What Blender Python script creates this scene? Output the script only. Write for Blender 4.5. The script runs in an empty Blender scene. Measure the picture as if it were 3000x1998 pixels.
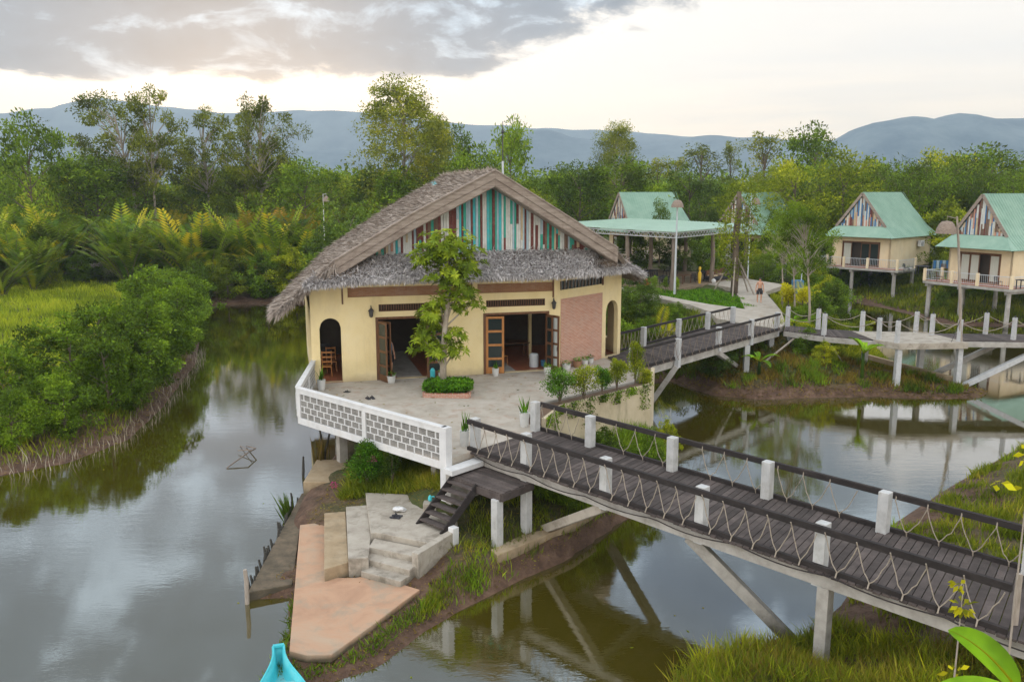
import bpy, math, random
import numpy as np
from mathutils import Vector, Matrix
rng = np.random.default_rng(11); random.seed(5)
scn = bpy.context.scene
COL = scn.collection
WATER = -2.7

# ------------------------------------------------------------------ mesh helpers
class MB:
    def __init__(s): s.v=[]; s.f=[]; s.m=[]
    def add(s, vs, fs, mi=0):
        n=len(s.v); s.v += [tuple(p) for p in vs]
        s.f += [tuple(i+n for i in f) for f in fs]; s.m += [mi]*len(fs); return s
    def box(s,x0,x1,y0,y1,z0,z1,mi=0):
        v=[(x0,y0,z0),(x1,y0,z0),(x1,y1,z0),(x0,y1,z0),(x0,y0,z1),(x1,y0,z1),(x1,y1,z1),(x0,y1,z1)]
        return s.add(v,[(0,3,2,1),(4,5,6,7),(0,1,5,4),(1,2,6,5),(2,3,7,6),(3,0,4,7)],mi)
    def beam(s,a,b,w,h,mi=0):
        a=Vector(a); b=Vector(b); d=(b-a).normalized()
        up=Vector((0,0,1)) if abs(d.z)<.95 else Vector((0,1,0))
        r=d.cross(up).normalized()*(w/2); u=r.cross(d).normalized()*(h/2)
        v=[a-r-u,a+r-u,a+r+u,a-r+u,b-r-u,b+r-u,b+r+u,b-r+u]
        return s.add(v,[(0,1,2,3),(7,6,5,4),(0,4,5,1),(1,5,6,2),(2,6,7,3),(3,7,4,0)],mi)
    def post(s,x,y,z0,z1,w,ang=0,mi=0,w2=None):
        w2=w2 or w; jx,jy=(random.uniform(-.014,.014),random.uniform(-.014,.014)) if z1>.9 else (0,0)
        c,sn=math.cos(ang),math.sin(ang); v=[]
        for z,q in ((z0,w),(z1,w2)):
            for a,b in ((-1,-1),(1,-1),(1,1),(-1,1)):
                a*=q/2;b*=q/2; k=1 if z==z1 else 0; v.append((x+a*c-b*sn+jx*k,y+a*sn+b*c+jy*k,z))
        return s.add(v,[(0,3,2,1),(4,5,6,7),(0,1,5,4),(1,2,6,5),(2,3,7,6),(3,0,4,7)],mi)
    def tube(s,pts,r,n=6,mi=0,cap=True):
        pts=[Vector(p) for p in pts]; k=len(pts)
        rs=r if isinstance(r,(list,tuple)) else [r]*k; vs=[]
        up=Vector((0,0,1))
        for i,p in enumerate(pts):
            d=(pts[min(i+1,k-1)]-pts[max(i-1,0)]).normalized()
            ref=up if abs(d.z)<.9 else Vector((1,0,0))
            a=d.cross(ref).normalized(); b=a.cross(d).normalized()
            for j in range(n):
                t=2*math.pi*j/n; vs.append(p+(a*math.cos(t)+b*math.sin(t))*rs[i])
        fs=[(i*n+j,i*n+(j+1)%n,(i+1)*n+(j+1)%n,(i+1)*n+j) for i in range(k-1) for j in range(n)]
        if cap: fs += [tuple(range(n-1,-1,-1)),tuple((k-1)*n+j for j in range(n))]
        return s.add(vs,fs,mi)
    def prism(s,poly,z0,z1,mi=0):
        n=len(poly); A=sum(poly[i][0]*poly[(i+1)%n][1]-poly[(i+1)%n][0]*poly[i][1] for i in range(n))
        if A<0: poly=poly[::-1]
        v=[(p[0],p[1],z0) for p in poly]+[(p[0],p[1],z1) for p in poly]
        f=[tuple(range(n-1,-1,-1)),tuple(range(n,2*n))]+[(i,(i+1)%n,n+(i+1)%n,n+i) for i in range(n)]
        return s.add(v,f,mi)
    def lathe(s,prof,c=(0,0,0),n=16,mi=0):
        vs=[(c[0]+r*math.cos(2*math.pi*j/n),c[1]+r*math.sin(2*math.pi*j/n),c[2]+z) for r,z in prof for j in range(n)]
        k=len(prof)
        fs=[(i*n+j,i*n+(j+1)%n,(i+1)*n+(j+1)%n,(i+1)*n+j) for i in range(k-1) for j in range(n)]
        fs+=[tuple(range(n-1,-1,-1)),tuple((k-1)*n+j for j in range(n))]
        return s.add(vs,fs,mi)
    def slab(s,quad,th,mi=0):
        """thick sheet: 4+ coplanar points, thickness down along the normal"""
        q=[Vector(p) for p in quad]; nrm=(q[1]-q[0]).cross(q[2]-q[0]).normalized()
        if nrm.z<0: q=q[::-1]; nrm=-nrm
        n=len(q); v=[p-nrm*th for p in q]+q
        return s.add(v,[tuple(range(n-1,-1,-1)),tuple(range(n,2*n))]+[(i,(i+1)%n,n+(i+1)%n,n+i) for i in range(n)],mi)

def lk(o,parent=None):
    COL.objects.link(o)
    if parent is not None: o.parent=parent
    return o
def obj(name,mb,mat,parent=None,world=True,bevel=0,smooth=False):
    me=bpy.data.meshes.new(name); me.from_pydata(mb.v,[],mb.f)
    for m in (mat if isinstance(mat,(list,tuple)) else [mat]): me.materials.append(m)
    me.polygons.foreach_set('material_index',mb.m)
    if smooth: me.polygons.foreach_set('use_smooth',[True]*len(mb.f))
    me.update(); o=bpy.data.objects.new(name,me); lk(o,parent)
    if parent is not None and world: o.location=-parent.location
    if bevel:
        b=o.modifiers.new('bevel','BEVEL'); b.width=bevel; b.segments=2; b.limit_method='ANGLE'
    return o
def tag(o,label=None,cat=None,group=None,kind=None):
    for k,v in (('label',label),('category',cat),('group',group),('kind',kind)):
        if v: o[k]=v
    return o
def thing(name,label,cat,loc=(0,0,0),rotz=0,group=None):
    o=bpy.data.objects.new(name,None); lk(o); o.location=loc; o.rotation_euler=(0,0,rotz); o.empty_display_size=.2
    return tag(o,label,cat,group)
def dup(root,loc,rotz=0,scale=1,label=None,group=None):
    def cp(o,par):
        c=o.copy(); COL.objects.link(c); c.parent=par
        for ch in list(o.children): cp(ch,c)
        return c
    r=cp(root,None); r.location=loc; r.rotation_euler=(0,0,rotz)
    r.scale=(scale,)*3 if not isinstance(scale,tuple) else scale
    if label: r['label']=label
    if group: r['group']=group
    return r

# numpy quad meshes (leaf cards, blades, thatch straws)
def qmesh(name,V,val,mat,parent=None):
    n=len(V)//4; me=bpy.data.meshes.new(name)
    me.vertices.add(4*n); me.vertices.foreach_set('co',np.asarray(V,dtype=np.float32).ravel())
    me.loops.add(4*n); me.loops.foreach_set('vertex_index',np.arange(4*n,dtype=np.int32))
    me.polygons.add(n); me.polygons.foreach_set('loop_start',np.arange(0,4*n,4,dtype=np.int32))
    try: me.polygons.foreach_set('loop_total',np.full(n,4,dtype=np.int32))
    except Exception: pass
    a=me.attributes.new('v','FLOAT','POINT'); a.data.foreach_set('value',np.repeat(np.clip(val,0,1),4).astype(np.float32))
    me.materials.append(mat); me.update(calc_edges=True)
    o=bpy.data.objects.new(name,me); lk(o,parent); return o
def unit(a): return a/np.maximum(np.linalg.norm(a,axis=1,keepdims=True),1e-9)
def rdir(n): return unit(rng.normal(size=(n,3)))
def cards(c,d,nr,L,W,mid=.45,bend=0):
    n=len(c); L=np.broadcast_to(L,(n,))[:,None]; W=np.broadcast_to(W,(n,))[:,None]
    s=unit(np.cross(d,nr)); t=c+d*L; m=c+d*L*mid
    if bend: t=t-np.array([0,0,1.])*L*bend
    return np.stack([c,m+s*W/2,t,m-s*W/2],1).reshape(-1,3)

# ------------------------------------------------------------------ materials
def mk(name):
    m=bpy.data.materials.new(name); m.use_nodes=True; nt=m.node_tree; nt.nodes.clear()
    out=nt.nodes.new('ShaderNodeOutputMaterial'); b=nt.nodes.new('ShaderNodeBsdfPrincipled')
    nt.links.new(b.outputs[0],out.inputs[0]); return m,nt,b,out
def N(nt,t,**k):
    n=nt.nodes.new(t)
    for a,v in k.items(): setattr(n,a,v)
    return n
def ramp(nt,fac,cols,pos=None,interp='LINEAR'):
    r=N(nt,'ShaderNodeValToRGB'); r.color_ramp.interpolation=interp; e=r.color_ramp.elements
    k=len(cols); pos=pos or [i/(k-1) for i in range(k)]
    while len(e)<k: e.new(.5)
    for i in range(k): e[i].position=pos[i]; e[i].color=(*cols[i],1) if len(cols[i])==3 else cols[i]
    nt.links.new(fac,r.inputs[0]); return r.outputs[0]
def coord(nt,kind='Object',sc=(1,1,1),rot=(0,0,0)):
    t=N(nt,'ShaderNodeTexCoord'); m=N(nt,'ShaderNodeMapping'); m.inputs['Scale'].default_value=sc; m.inputs['Rotation'].default_value=rot
    nt.links.new(t.outputs[kind],m.inputs[0]); return m.outputs[0]
def noise(nt,vec,scale,detail=5,rough=.6,dist=0):
    n=N(nt,'ShaderNodeTexNoise'); n.inputs['Scale'].default_value=scale; n.inputs['Detail'].default_value=detail
    n.inputs['Roughness'].default_value=rough; n.inputs['Distortion'].default_value=dist
    nt.links.new(vec,n.inputs['Vector']); return n.outputs[0]
def math_(nt,op,a,b=None,clamp=False):
    n=N(nt,'ShaderNodeMath',operation=op); n.use_clamp=clamp
    for i,x in enumerate((a,b)):
        if x is None: continue
        if isinstance(x,(int,float)): n.inputs[i].default_value=x
        else: nt.links.new(x,n.inputs[i])
    return n.outputs[0]
def mixc(nt,f,a,b,blend='MIX'):
    n=N(nt,'ShaderNodeMix',data_type='RGBA',blend_type=blend)
    for i,x in ((0,f),(6,a),(7,b)):
        if isinstance(x,(int,float)): n.inputs[i].default_value=x
        elif isinstance(x,tuple): n.inputs[i].default_value=(*x,1)
        else: nt.links.new(x,n.inputs[i])
    return n.outputs[2]
def bump(nt,b,h,strength=.3,dist=.02):
    n=N(nt,'ShaderNodeBump'); n.inputs['Strength'].default_value=strength; n.inputs['Distance'].default_value=dist
    nt.links.new(h,n.inputs['Height']); nt.links.new(n.outputs[0],b.inputs['Normal'])
def mat(name,cols,scale=3,rough=.7,bs=.3,sc=(1,1,1),pos=None,bscale=None,dist=0,metal=0,stain=None,bd=.02,detail=6,isl=0,band=None):
    """weathered surface: ramp over fractal noise, fine bump, optional blotchy stain (colour, scale, amount)"""
    m,nt,b,out=mk(name); v=coord(nt,'Object',sc)
    c=ramp(nt,noise(nt,v,scale,detail,.65,dist),cols,pos or [.25+.5*i/(len(cols)-1) for i in range(len(cols))])
    if stain:
        s=ramp(nt,noise(nt,coord(nt,'Object',stain[3] if len(stain)>3 else (1,1,1)),stain[1],7,.7,.4),[(0,0,0),(1,1,1)],[.5,.68])
        c=mixc(nt,math_(nt,'MULTIPLY',s,stain[2]),c,stain[0])
    g=N(nt,'ShaderNodeNewGeometry')
    if isl:                                    # every board / block a slightly different tone
        rn=N(nt,'ShaderNodeMath',operation='MULTIPLY_ADD'); nt.links.new(g.outputs['Random Per Island'],rn.inputs[0]); rn.inputs[1].default_value=isl; rn.inputs[2].default_value=1-isl*.5
        vs=N(nt,'ShaderNodeVectorMath',operation='SCALE'); nt.links.new(c,vs.inputs[0]); nt.links.new(rn.outputs[0],vs.inputs['Scale']); c=vs.outputs[0]
    if band:                                   # dirt / algae tide band: (z low, z high, colour, amount)
        sp_=N(nt,'ShaderNodeSeparateXYZ'); nt.links.new(g.outputs['Position'],sp_.inputs[0]); nz_=noise(nt,g.outputs['Position'],2.2,6,.7)
        zz_=math_(nt,'ADD',sp_.outputs[2],math_(nt,'MULTIPLY',math_(nt,'SUBTRACT',nz_,.5),(band[1]-band[0])*1.6)); mr=N(nt,'ShaderNodeMapRange')
        mr.inputs[1].default_value=band[0]; mr.inputs[2].default_value=band[1]; mr.inputs[3].default_value=band[3]; mr.inputs[4].default_value=0; nt.links.new(zz_,mr.inputs[0]); c=mixc(nt,mr.outputs[0],c,band[2])
    nt.links.new(c,b.inputs['Base Color']); b.inputs['Roughness'].default_value=rough; b.inputs['Metallic'].default_value=metal
    if bs: bump(nt,b,noise(nt,v,bscale or scale*6,6,.7),bs,bd)
    return m
def leafmat(name,cols,tr=.35,rough=.55,var=.35,nsc=.35):
    if name not in('pale stalks','magenta flowers'): cols=[(min(.8,r*1.42*q),min(.8,g*1.38*q),b*.38*q) for (r,g,b),q in zip(cols,(.42,.72,1.0,1.12))] if len(cols)==4 else cols  # low stops darkened: shade among the leaves is put into their colours
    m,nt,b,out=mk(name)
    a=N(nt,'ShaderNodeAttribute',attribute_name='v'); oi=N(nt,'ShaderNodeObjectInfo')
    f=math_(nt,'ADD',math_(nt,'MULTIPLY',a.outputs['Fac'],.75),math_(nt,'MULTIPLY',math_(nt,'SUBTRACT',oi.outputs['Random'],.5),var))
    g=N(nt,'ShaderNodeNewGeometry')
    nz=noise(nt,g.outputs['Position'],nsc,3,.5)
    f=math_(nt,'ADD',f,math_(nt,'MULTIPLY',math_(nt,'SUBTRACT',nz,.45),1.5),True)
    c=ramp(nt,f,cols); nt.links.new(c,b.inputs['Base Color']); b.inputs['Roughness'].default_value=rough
    b.inputs['Specular IOR Level'].default_value=.18
    t=N(nt,'ShaderNodeBsdfTranslucent'); mx=N(nt,'ShaderNodeMixShader'); mx.inputs[0].default_value=tr
    c2=mixc(nt,.5,c,(.30,.34,.03)); nt.links.new(c2,t.inputs[0])
    nt.links.new(b.outputs[0],mx.inputs[1]); nt.links.new(t.outputs[0],mx.inputs[2]); nt.links.new(mx.outputs[0],out.inputs[0])
    return m
def brickmat(name,c1,c2,mor,w=.22,h=.065,ms=.008,axes='xz',bs=.5):
    m,nt,b,out=mk(name); t=N(nt,'ShaderNodeTexCoord'); s=N(nt,'ShaderNodeSeparateXYZ'); c=N(nt,'ShaderNodeCombineXYZ')
    nt.links.new(t.outputs['Object'],s.inputs[0]); nt.links.new(s.outputs[0],c.inputs[0]); nt.links.new(s.outputs[2],c.inputs[1])
    br=N(nt,'ShaderNodeTexBrick'); br.inputs['Scale'].default_value=1; br.inputs['Brick Width'].default_value=w; br.inputs['Row Height'].default_value=h
    br.inputs['Mortar Size'].default_value=ms; br.inputs['Color1'].default_value=(*c1,1); br.inputs['Color2'].default_value=(*c2,1); br.inputs['Mortar'].default_value=(*mor,1)
    nt.links.new(c.outputs[0],br.inputs['Vector'])
    nz=noise(nt,t.outputs['Object'],1.3,5,.7)
    col=mixc(nt,math_(nt,'MULTIPLY',ramp(nt,nz,[(0,0,0),(1,1,1)],[.45,.65]),.35),br.outputs[0],(.42,.33,.28))
    nt.links.new(col,b.inputs['Base Color']); b.inputs['Roughness'].default_value=.85
    bump(nt,b,math_(nt,'SUBTRACT',1,br.outputs[1]),bs,.01); return m
M={}
M['conc']=mat('concrete',[(.26,.25,.23),(.37,.36,.34),(.46,.45,.43)],2.5,.85,.35,stain=((.16,.15,.12),1.1,.55),band=(-2.62,-2.02,(.05,.045,.03),.9))
M['terrace']=mat('terrace concrete',[(.29,.26,.22),(.40,.37,.32),(.49,.46,.42)],1.2,.85,.3,stain=((.30,.19,.13),1.7,.5))
M['orange']=mat('orange concrete',[(.34,.20,.13),(.46,.29,.19),(.43,.34,.25)],.8,.88,.6,stain=((.30,.26,.20),1.3,.85),dist=.6,band=(-2.45,-2.33,(.07,.06,.035),.9))
M['tan']=mat('tan concrete',[(.26,.19,.11),(.36,.28,.18),(.42,.35,.25)],1.6,.9,.5,stain=((.18,.15,.10),1.8,.5),band=(-2.62,-2.02,(.05,.045,.03),.9))
M['brown']=mat('muddy concrete',[(.15,.11,.08),(.24,.18,.12),(.33,.25,.17)],1.3,.85,.4,stain=((.10,.08,.06),2,.5),band=(-2.62,-2.02,(.05,.045,.03),.9))
M['palec']=mat('pale concrete',[(.28,.25,.21),(.38,.35,.30),(.46,.43,.38)],1.8,.85,.5,stain=((.15,.13,.10),2.0,.75),band=(-2.62,-2.02,(.05,.045,.03),.9))
M['white']=mat('white paint',[(.50,.52,.54),(.62,.64,.66),(.68,.69,.70)],2,.6,.12,stain=((.45,.43,.38),2.2,.25,(1,1,.35)))
M['postw']=mat('white painted post',[(.36,.37,.37),(.50,.52,.53),(.58,.59,.60)],3,.7,.25,stain=((.30,.29,.26),3,.6,(1,1,.4)),isl=.3)
M['postg']=mat('grey painted post',[(.34,.36,.38),(.46,.48,.50),(.54,.56,.58)],3,.7,.25,stain=((.22,.22,.20),3,.5))
M['block']=mat('pierced block',[(.17,.17,.17),(.26,.26,.25),(.34,.33,.32)],6,.85,.2)
M['yellow']=mat('yellow plaster',[(.70,.58,.30),(.78,.665,.38),(.80,.70,.44)],.9,.85,.15,stain=((.56,.47,.28),1.1,.45,(1,1,.35)),band=(-.02,.34,(.36,.29,.20),.6))
M['cream']=mat('cream plaster',[(.66,.54,.34),(.74,.62,.42),(.77,.68,.50)],.9,.8,.1,stain=((.50,.43,.32),1.5,.3,(1,1,.4)))
M['brick']=brickmat('red brick',(.42,.17,.11),(.52,.27,.19),(.56,.47,.40))
M['brickb']=brickmat('brown brick',(.28,.13,.07),(.34,.18,.10),(.30,.20,.12),.2,.06)
M['dwood']=mat('dark wood deck',[(.032,.025,.024),(.062,.050,.047),(.10,.082,.078)],2.2,.9,.4,stain=((.14,.115,.105),1.5,.4),isl=.75)
M['rail']=mat('dark rail timber',[(.010,.008,.008),(.020,.016,.016),(.042,.034,.032)],3,.85,.3,sc=(1,1,3))
M['bwood']=mat('door timber',[(.07,.030,.013),(.13,.058,.025),(.19,.09,.04)],4,.5,.2,sc=(3,3,.5))
M['owood']=mat('orange timber',[(.30,.12,.03),(.42,.18,.05),(.5,.24,.08)],4,.5,.2,sc=(3,3,.5))
M['barge']=mat('weathered barge board',[(.16,.125,.105),(.28,.235,.20),(.38,.335,.30)],2.4,.85,.5,sc=(.5,2,5),stain=((.15,.11,.09),2,.6))
M['beamd']=mat('old beam',[(.12,.09,.07),(.20,.16,.13),(.27,.23,.19)],3,.85,.4,sc=(2,2,.5))
M['greyw']=mat('grey pole wood',[(.20,.17,.14),(.32,.28,.24),(.42,.38,.34)],4,.85,.3,sc=(3,3,.6))
M['rope']=mat('rope',[(.22,.19,.15),(.32,.28,.23),(.40,.36,.31)],20,.9,.3)
M['roped']=mat('dark rope',[(.12,.09,.07),(.19,.15,.12),(.26,.22,.18)],20,.9,.3)
M['soil']=mat('mud',[(.075,.045,.028),(.13,.085,.055),(.19,.13,.09)],2,.75,.6)
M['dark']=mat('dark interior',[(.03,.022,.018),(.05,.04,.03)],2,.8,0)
M['tile']=brickmat('terracotta tile',(.28,.09,.045),(.34,.12,.06),(.12,.06,.04),.3,.3,.008)
M['metal']=mat('galvanised pole',[(.45,.50,.55),(.58,.63,.68)],4,.45,.1)
M['dmetal']=mat('dark metal',[(.03,.03,.033),(.06,.06,.065)],6,.5,.1)
M['straw']=mat('woven shade',[(.14,.11,.09),(.25,.20,.165),(.34,.29,.25)],9,.9,.5,sc=(1,1,5))
M['teal']=mat('turquoise paint',[(.04,.42,.50),(.06,.52,.60),(.12,.58,.64)],2.5,.4,.1,stain=((.2,.5,.52),3,.3))
M['tealin']=mat('turquoise inside',[(.05,.33,.40),(.09,.44,.50),(.2,.5,.53)],2.5,.5,.1,stain=((.25,.42,.4),3,.5))
M['trunk']=mat('pale bark',[(.20,.17,.13),(.33,.29,.24),(.42,.39,.34)],6,.9,.4,sc=(1,1,.4))
M['trunkb']=mat('brown bark',[(.08,.06,.045),(.15,.115,.085),(.22,.18,.14)],6,.9,.5,sc=(1,1,.4))
M['skin']=mat('skin',[(.50,.27,.18),(.58,.33,.23)],4,.55,.05)
M['hair']=mat('black hair',[(.012,.010,.010),(.03,.025,.02)],20,.5,.2)
M['shorts']=mat('dark shorts',[(.02,.02,.028),(.04,.04,.05)],6,.8,.2)
M['blue']=mat('blue cloth',[(.05,.16,.32),(.08,.24,.42)],5,.8,.2)
M['pot']=mat('white pot',[(.50,.52,.52),(.66,.67,.66)],4,.6,.15,stain=((.3,.28,.24),4,.5))
M['potb']=mat('clay pot',[(.24,.13,.07),(.33,.19,.11)],5,.8,.3)
M['red']=mat('red plastic',[(.5,.05,.02),(.6,.09,.04)],4,.4,.05)
M['ypl']=mat('yellow plastic',[(.7,.45,.02),(.8,.55,.05)],4,.4,.05)
M['curtain']=mat('pale curtain',[(.40,.42,.38),(.52,.54,.49)],3,.8,.3,sc=(8,8,.4))
M['mould']=mat('mouldy concrete',[(.02,.022,.02),(.05,.05,.045),(.09,.085,.075)],5,.9,.4)
m,nt,b,o=mk('glass'); b.inputs['Base Color'].default_value=(.02,.03,.03,1); b.inputs['Roughness'].default_value=.08; M['glass']=m
m,nt,b,o=mk('clear glass'); b.inputs['Base Color'].default_value=(.5,.55,.55,1); b.inputs['Roughness'].default_value=.15; M['lglass']=m
# corrugated green metal roof
def roofmat(name,cols):
    m,nt,b,out=mk(name); v=coord(nt); c=ramp(nt,noise(nt,v,.7,6,.7),cols,[.3,.5,.7])
    nt.links.new(c,b.inputs['Base Color']); b.inputs['Roughness'].default_value=.45; b.inputs['Metallic'].default_value=0
    bump(nt,b,noise(nt,v,7,4,.6),.08,.02); return m
M['groof']=roofmat('green metal roof',[(.17,.31,.24),(.22,.37,.295),(.27,.42,.34)])
M['proof']=roofmat('pale green metal roof',[(.36,.52,.45),(.42,.58,.50),(.47,.62,.55)])
PAINT=[('old plank teal',(.03,.32,.25)),('old plank maroon',(.13,.03,.025)),('old plank white',(.55,.57,.55)),('old plank blue',(.03,.15,.34)),
       ('old plank cream',(.52,.42,.28)),('old plank turquoise',(.04,.38,.42)),('old plank salmon',(.5,.25,.19)),('old plank brown',(.16,.10,.07)),('old plank pale blue',(.33,.45,.52))]
PL=[mat(n,[tuple(x*.75 for x in c),c,tuple(min(.8,x*1.15+.02) for x in c)],5,.7,.3,sc=(2,2,.5),stain=((.30,.27,.23),6,.28)) for n,c in PAINT]
# thatch: colour by straw attribute
def strawmat(name,cols):
    m,nt,b,out=mk(name); a=N(nt,'ShaderNodeAttribute',attribute_name='v'); g=N(nt,'ShaderNodeNewGeometry')
    f=math_(nt,'ADD',math_(nt,'MULTIPLY',a.outputs['Fac'],.7),math_(nt,'MULTIPLY',noise(nt,g.outputs['Position'],.8,4,.6),.4),True)
    nt.links.new(ramp(nt,f,cols,[.1,.45,.75,1]),b.inputs['Base Color']); b.inputs['Roughness'].default_value=.75; return m
M['thatch']=strawmat('dry thatch',[(.15,.12,.10),(.29,.245,.21),(.41,.36,.315),(.53,.48,.43)])
M['thatchg']=strawmat('grey palm thatch',[(.16,.15,.15),(.40,.385,.39),(.60,.585,.59),(.78,.77,.77)])
M['under']=mat('thatch underside',[(.10,.075,.055),(.19,.15,.115),(.27,.22,.18)],6,.9,.5)
# foliage
G=dict(
 airy=leafmat('airy leaves',[(.05,.075,.030),(.115,.155,.05),(.20,.24,.08),(.32,.31,.09)],.3),
 mid=leafmat('tree leaves',[(0.032,0.071,0.017),(0.081,0.162,0.031),(0.153,0.264,0.048),(0.270,0.357,0.068)],.35),
 dark=leafmat('dark leaves',[(0.018,0.044,0.020),(0.040,0.088,0.037),(0.081,0.145,0.054),(0.144,0.221,0.068)],.25),
 lime=leafmat('yellow green leaves',[(0.056,0.098,0.018),(0.135,0.203,0.030),(0.254,0.307,0.045),(0.429,0.420,0.060)],.4),
 shrub=leafmat('mangrove leaves',[(0.016,0.042,0.011),(0.048,0.106,0.022),(0.109,0.205,0.041),(0.241,0.365,0.076)],.35,nsc=.5),
 nipa=leafmat('palm fronds',[(0.032,0.088,0.027),(0.081,0.178,0.037),(0.180,0.272,0.048),(0.432,0.340,0.060)],.35),
 rust=leafmat('rusty fronds',[(.040,.075,.018),(.10,.115,.025),(.19,.135,.035),(.30,.16,.05)],.35),
 bright=leafmat('bright yellow leaves',[(0.254,0.288,0.024),(0.458,0.432,0.024),(0.636,0.540,0.036),(0.750,0.624,0.048)],.4),
 terr=leafmat('terrace tree leaves',[(.07,.12,.03),(.11,.185,.04),(.18,.26,.055),(.29,.35,.09)],.35,nsc=1.5),
 hedge=leafmat('hedge leaves',[(0.024,0.090,0.018),(0.048,0.165,0.027),(0.095,0.255,0.045),(0.191,0.360,0.075)],.3,nsc=3),
 grass=leafmat('field grass',[(0.093,0.152,0.029),(0.170,0.256,0.045),(0.271,0.352,0.064),(0.424,0.448,0.112)],.35,nsc=.18),
 dry=leafmat('dry grass',[(.07,.045,.03),(.14,.09,.06),(.20,.14,.09),(.17,.19,.06)],.3,nsc=.6) if True else leafmat('x',[(0.085,0.069,0.034),(0.158,0.115,0.057),(0.207,0.172,0.069),(0.183,0.230,0.057)],.3,nsc=.6),
 mix=leafmat('bank grass',[(.045,.085,.014),(.10,.155,.028),(.17,.21,.045),(.30,.26,.11)],.35,nsc=.5),
 stalk=leafmat('pale stalks',[(.16,.13,.08),(.28,.24,.17),(.38,.34,.26),(.48,.45,.36)],.0),
 magenta=leafmat('magenta flowers',[(.4,.02,.15),(.55,.05,.3)],.3),
 banana=leafmat('banana leaves',[(0.072,0.189,0.020),(0.129,0.297,0.027),(0.200,0.405,0.041),(0.358,0.513,0.068)],.35,nsc=1.5),
)
# ground: mud near the water line, green and brown ground cover above
m,nt,b,o=mk('ground'); g=N(nt,'ShaderNodeNewGeometry'); sp=N(nt,'ShaderNodeSeparateXYZ'); nt.links.new(g.outputs['Position'],sp.inputs[0])
n1=noise(nt,g.outputs['Position'],.35,8,.7); n2=noise(nt,g.outputs['Position'],2.5,6,.7)
mud=ramp(nt,n2,[(.055,.030,.019),(.115,.066,.042),(.19,.12,.08)],[.3,.5,.7])
grn=ramp(nt,n2,[(.03,.05,.012),(.07,.09,.02),(.15,.10,.055)],[.3,.5,.75])
hh=math_(nt,'ADD',sp.outputs[2],math_(nt,'MULTIPLY',math_(nt,'SUBTRACT',n1,.5),1.6))
f=N(nt,'ShaderNodeMapRange'); f.inputs[1].default_value=-2.25; f.inputs[2].default_value=-1.7; nt.links.new(hh,f.inputs[0])
nt.links.new(mixc(nt,f.outputs[0],mud,grn),b.inputs['Base Color']); b.inputs['Roughness'].default_value=.85; bump(nt,b,n2,1.0,.22); M['ground']=m
# water
m,nt,b,o=mk('water'); v=coord(nt,'Object',(1,1,1))
b.inputs['Base Color'].default_value=(.058,.048,.004,1); b.inputs['Roughness'].default_value=.9; b.inputs['Specular IOR Level'].default_value=0
gl=N(nt,'ShaderNodeBsdfGlossy'); gl.inputs['Roughness'].default_value=.012; gl.inputs[0].default_value=(.93,.95,1,1)
bn=N(nt,'ShaderNodeBump'); bn.inputs['Strength'].default_value=.06; bn.inputs['Distance'].default_value=.05
w1=noise(nt,coord(nt,'Object',(.55,1.5,1)),2.2,4,.55,.4); w2=noise(nt,coord(nt,'Object',(.8,2.2,1)),9,2,.5)
pm=ramp(nt,noise(nt,v,.09,3,.5),[(.25,.25,.25),(1,1,1)],[.4,.62])
nt.links.new(math_(nt,'MULTIPLY',math_(nt,'ADD',w1,math_(nt,'MULTIPLY',w2,.35)),pm),bn.inputs['Height'])
nt.links.new(bn.outputs[0],gl.inputs['Normal'])
fr=N(nt,'ShaderNodeFresnel'); fr.inputs[0].default_value=1.33; nt.links.new(bn.outputs[0],fr.inputs['Normal'])
fac=math_(nt,'ADD',math_(nt,'MULTIPLY',fr.outputs[0],1.45),.19,True)
mx=N(nt,'ShaderNodeMixShader'); nt.links.new(fac,mx.inputs[0]); nt.links.new(b.outputs[0],mx.inputs[1]); nt.links.new(gl.outputs[0],mx.inputs[2]); nt.links.new(mx.outputs[0],o.inputs[0]); M['water']=m
m,nt,b,o=mk('hazed hill forest'); g=N(nt,'ShaderNodeNewGeometry'); nn=noise(nt,g.outputs['Position'],.012,7,.7)
nt.links.new(ramp(nt,nn,[(.045,.095,.145),(.125,.185,.225)],[.38,.62]),b.inputs['Base Color']); b.inputs['Roughness'].default_value=.95; M['hill']=m  # pale blue of distance haze is put into the hill colour

# ------------------------------------------------------------------ camera, world, sun
F=2480.; PITCH=math.atan((999-562)/F); ZC=7.9
cam=bpy.data.cameras.new('camera'); co=bpy.data.objects.new('camera',cam); lk(co); co.location=(0,0,ZC)
co.rotation_euler=(math.radians(90)-PITCH,0,0); cam.sensor_width=36; cam.lens=36*F/3000; cam.clip_end=12000; cam.clip_start=.2
scn.camera=co
SUN_EL=math.radians(4.5); SUN_AZ=math.radians(-17)      # azimuth from +Y, towards +X positive
w=bpy.data.worlds.new('World'); scn.world=w; w.use_nodes=True; nt=w.node_tree; nt.nodes.clear()
out=N(nt,'ShaderNodeOutputWorld'); sky=N(nt,'ShaderNodeTexSky',sky_type='NISHITA'); sky.sun_disc=False
sky.sun_elevation=SUN_EL; sky.sun_rotation=SUN_AZ; sky.dust_density=3
bg1=N(nt,'ShaderNodeBackground'); bg1.inputs[1].default_value=.1; nt.links.new(sky.outputs[0],bg1.inputs[0])
tc=N(nt,'ShaderNodeTexCoord'); s=N(nt,'ShaderNodeSeparateXYZ'); nt.links.new(tc.outputs['Generated'],s.inputs[0])
X,Y,Z=s.outputs
zc=math_(nt,'MAXIMUM',Z,.02); px=math_(nt,'DIVIDE',X,zc); py=math_(nt,'DIVIDE',Y,zc)
cv=N(nt,'ShaderNodeCombineXYZ'); nt.links.new(px,cv.inputs[0]); nt.links.new(py,cv.inputs[1])
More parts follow.
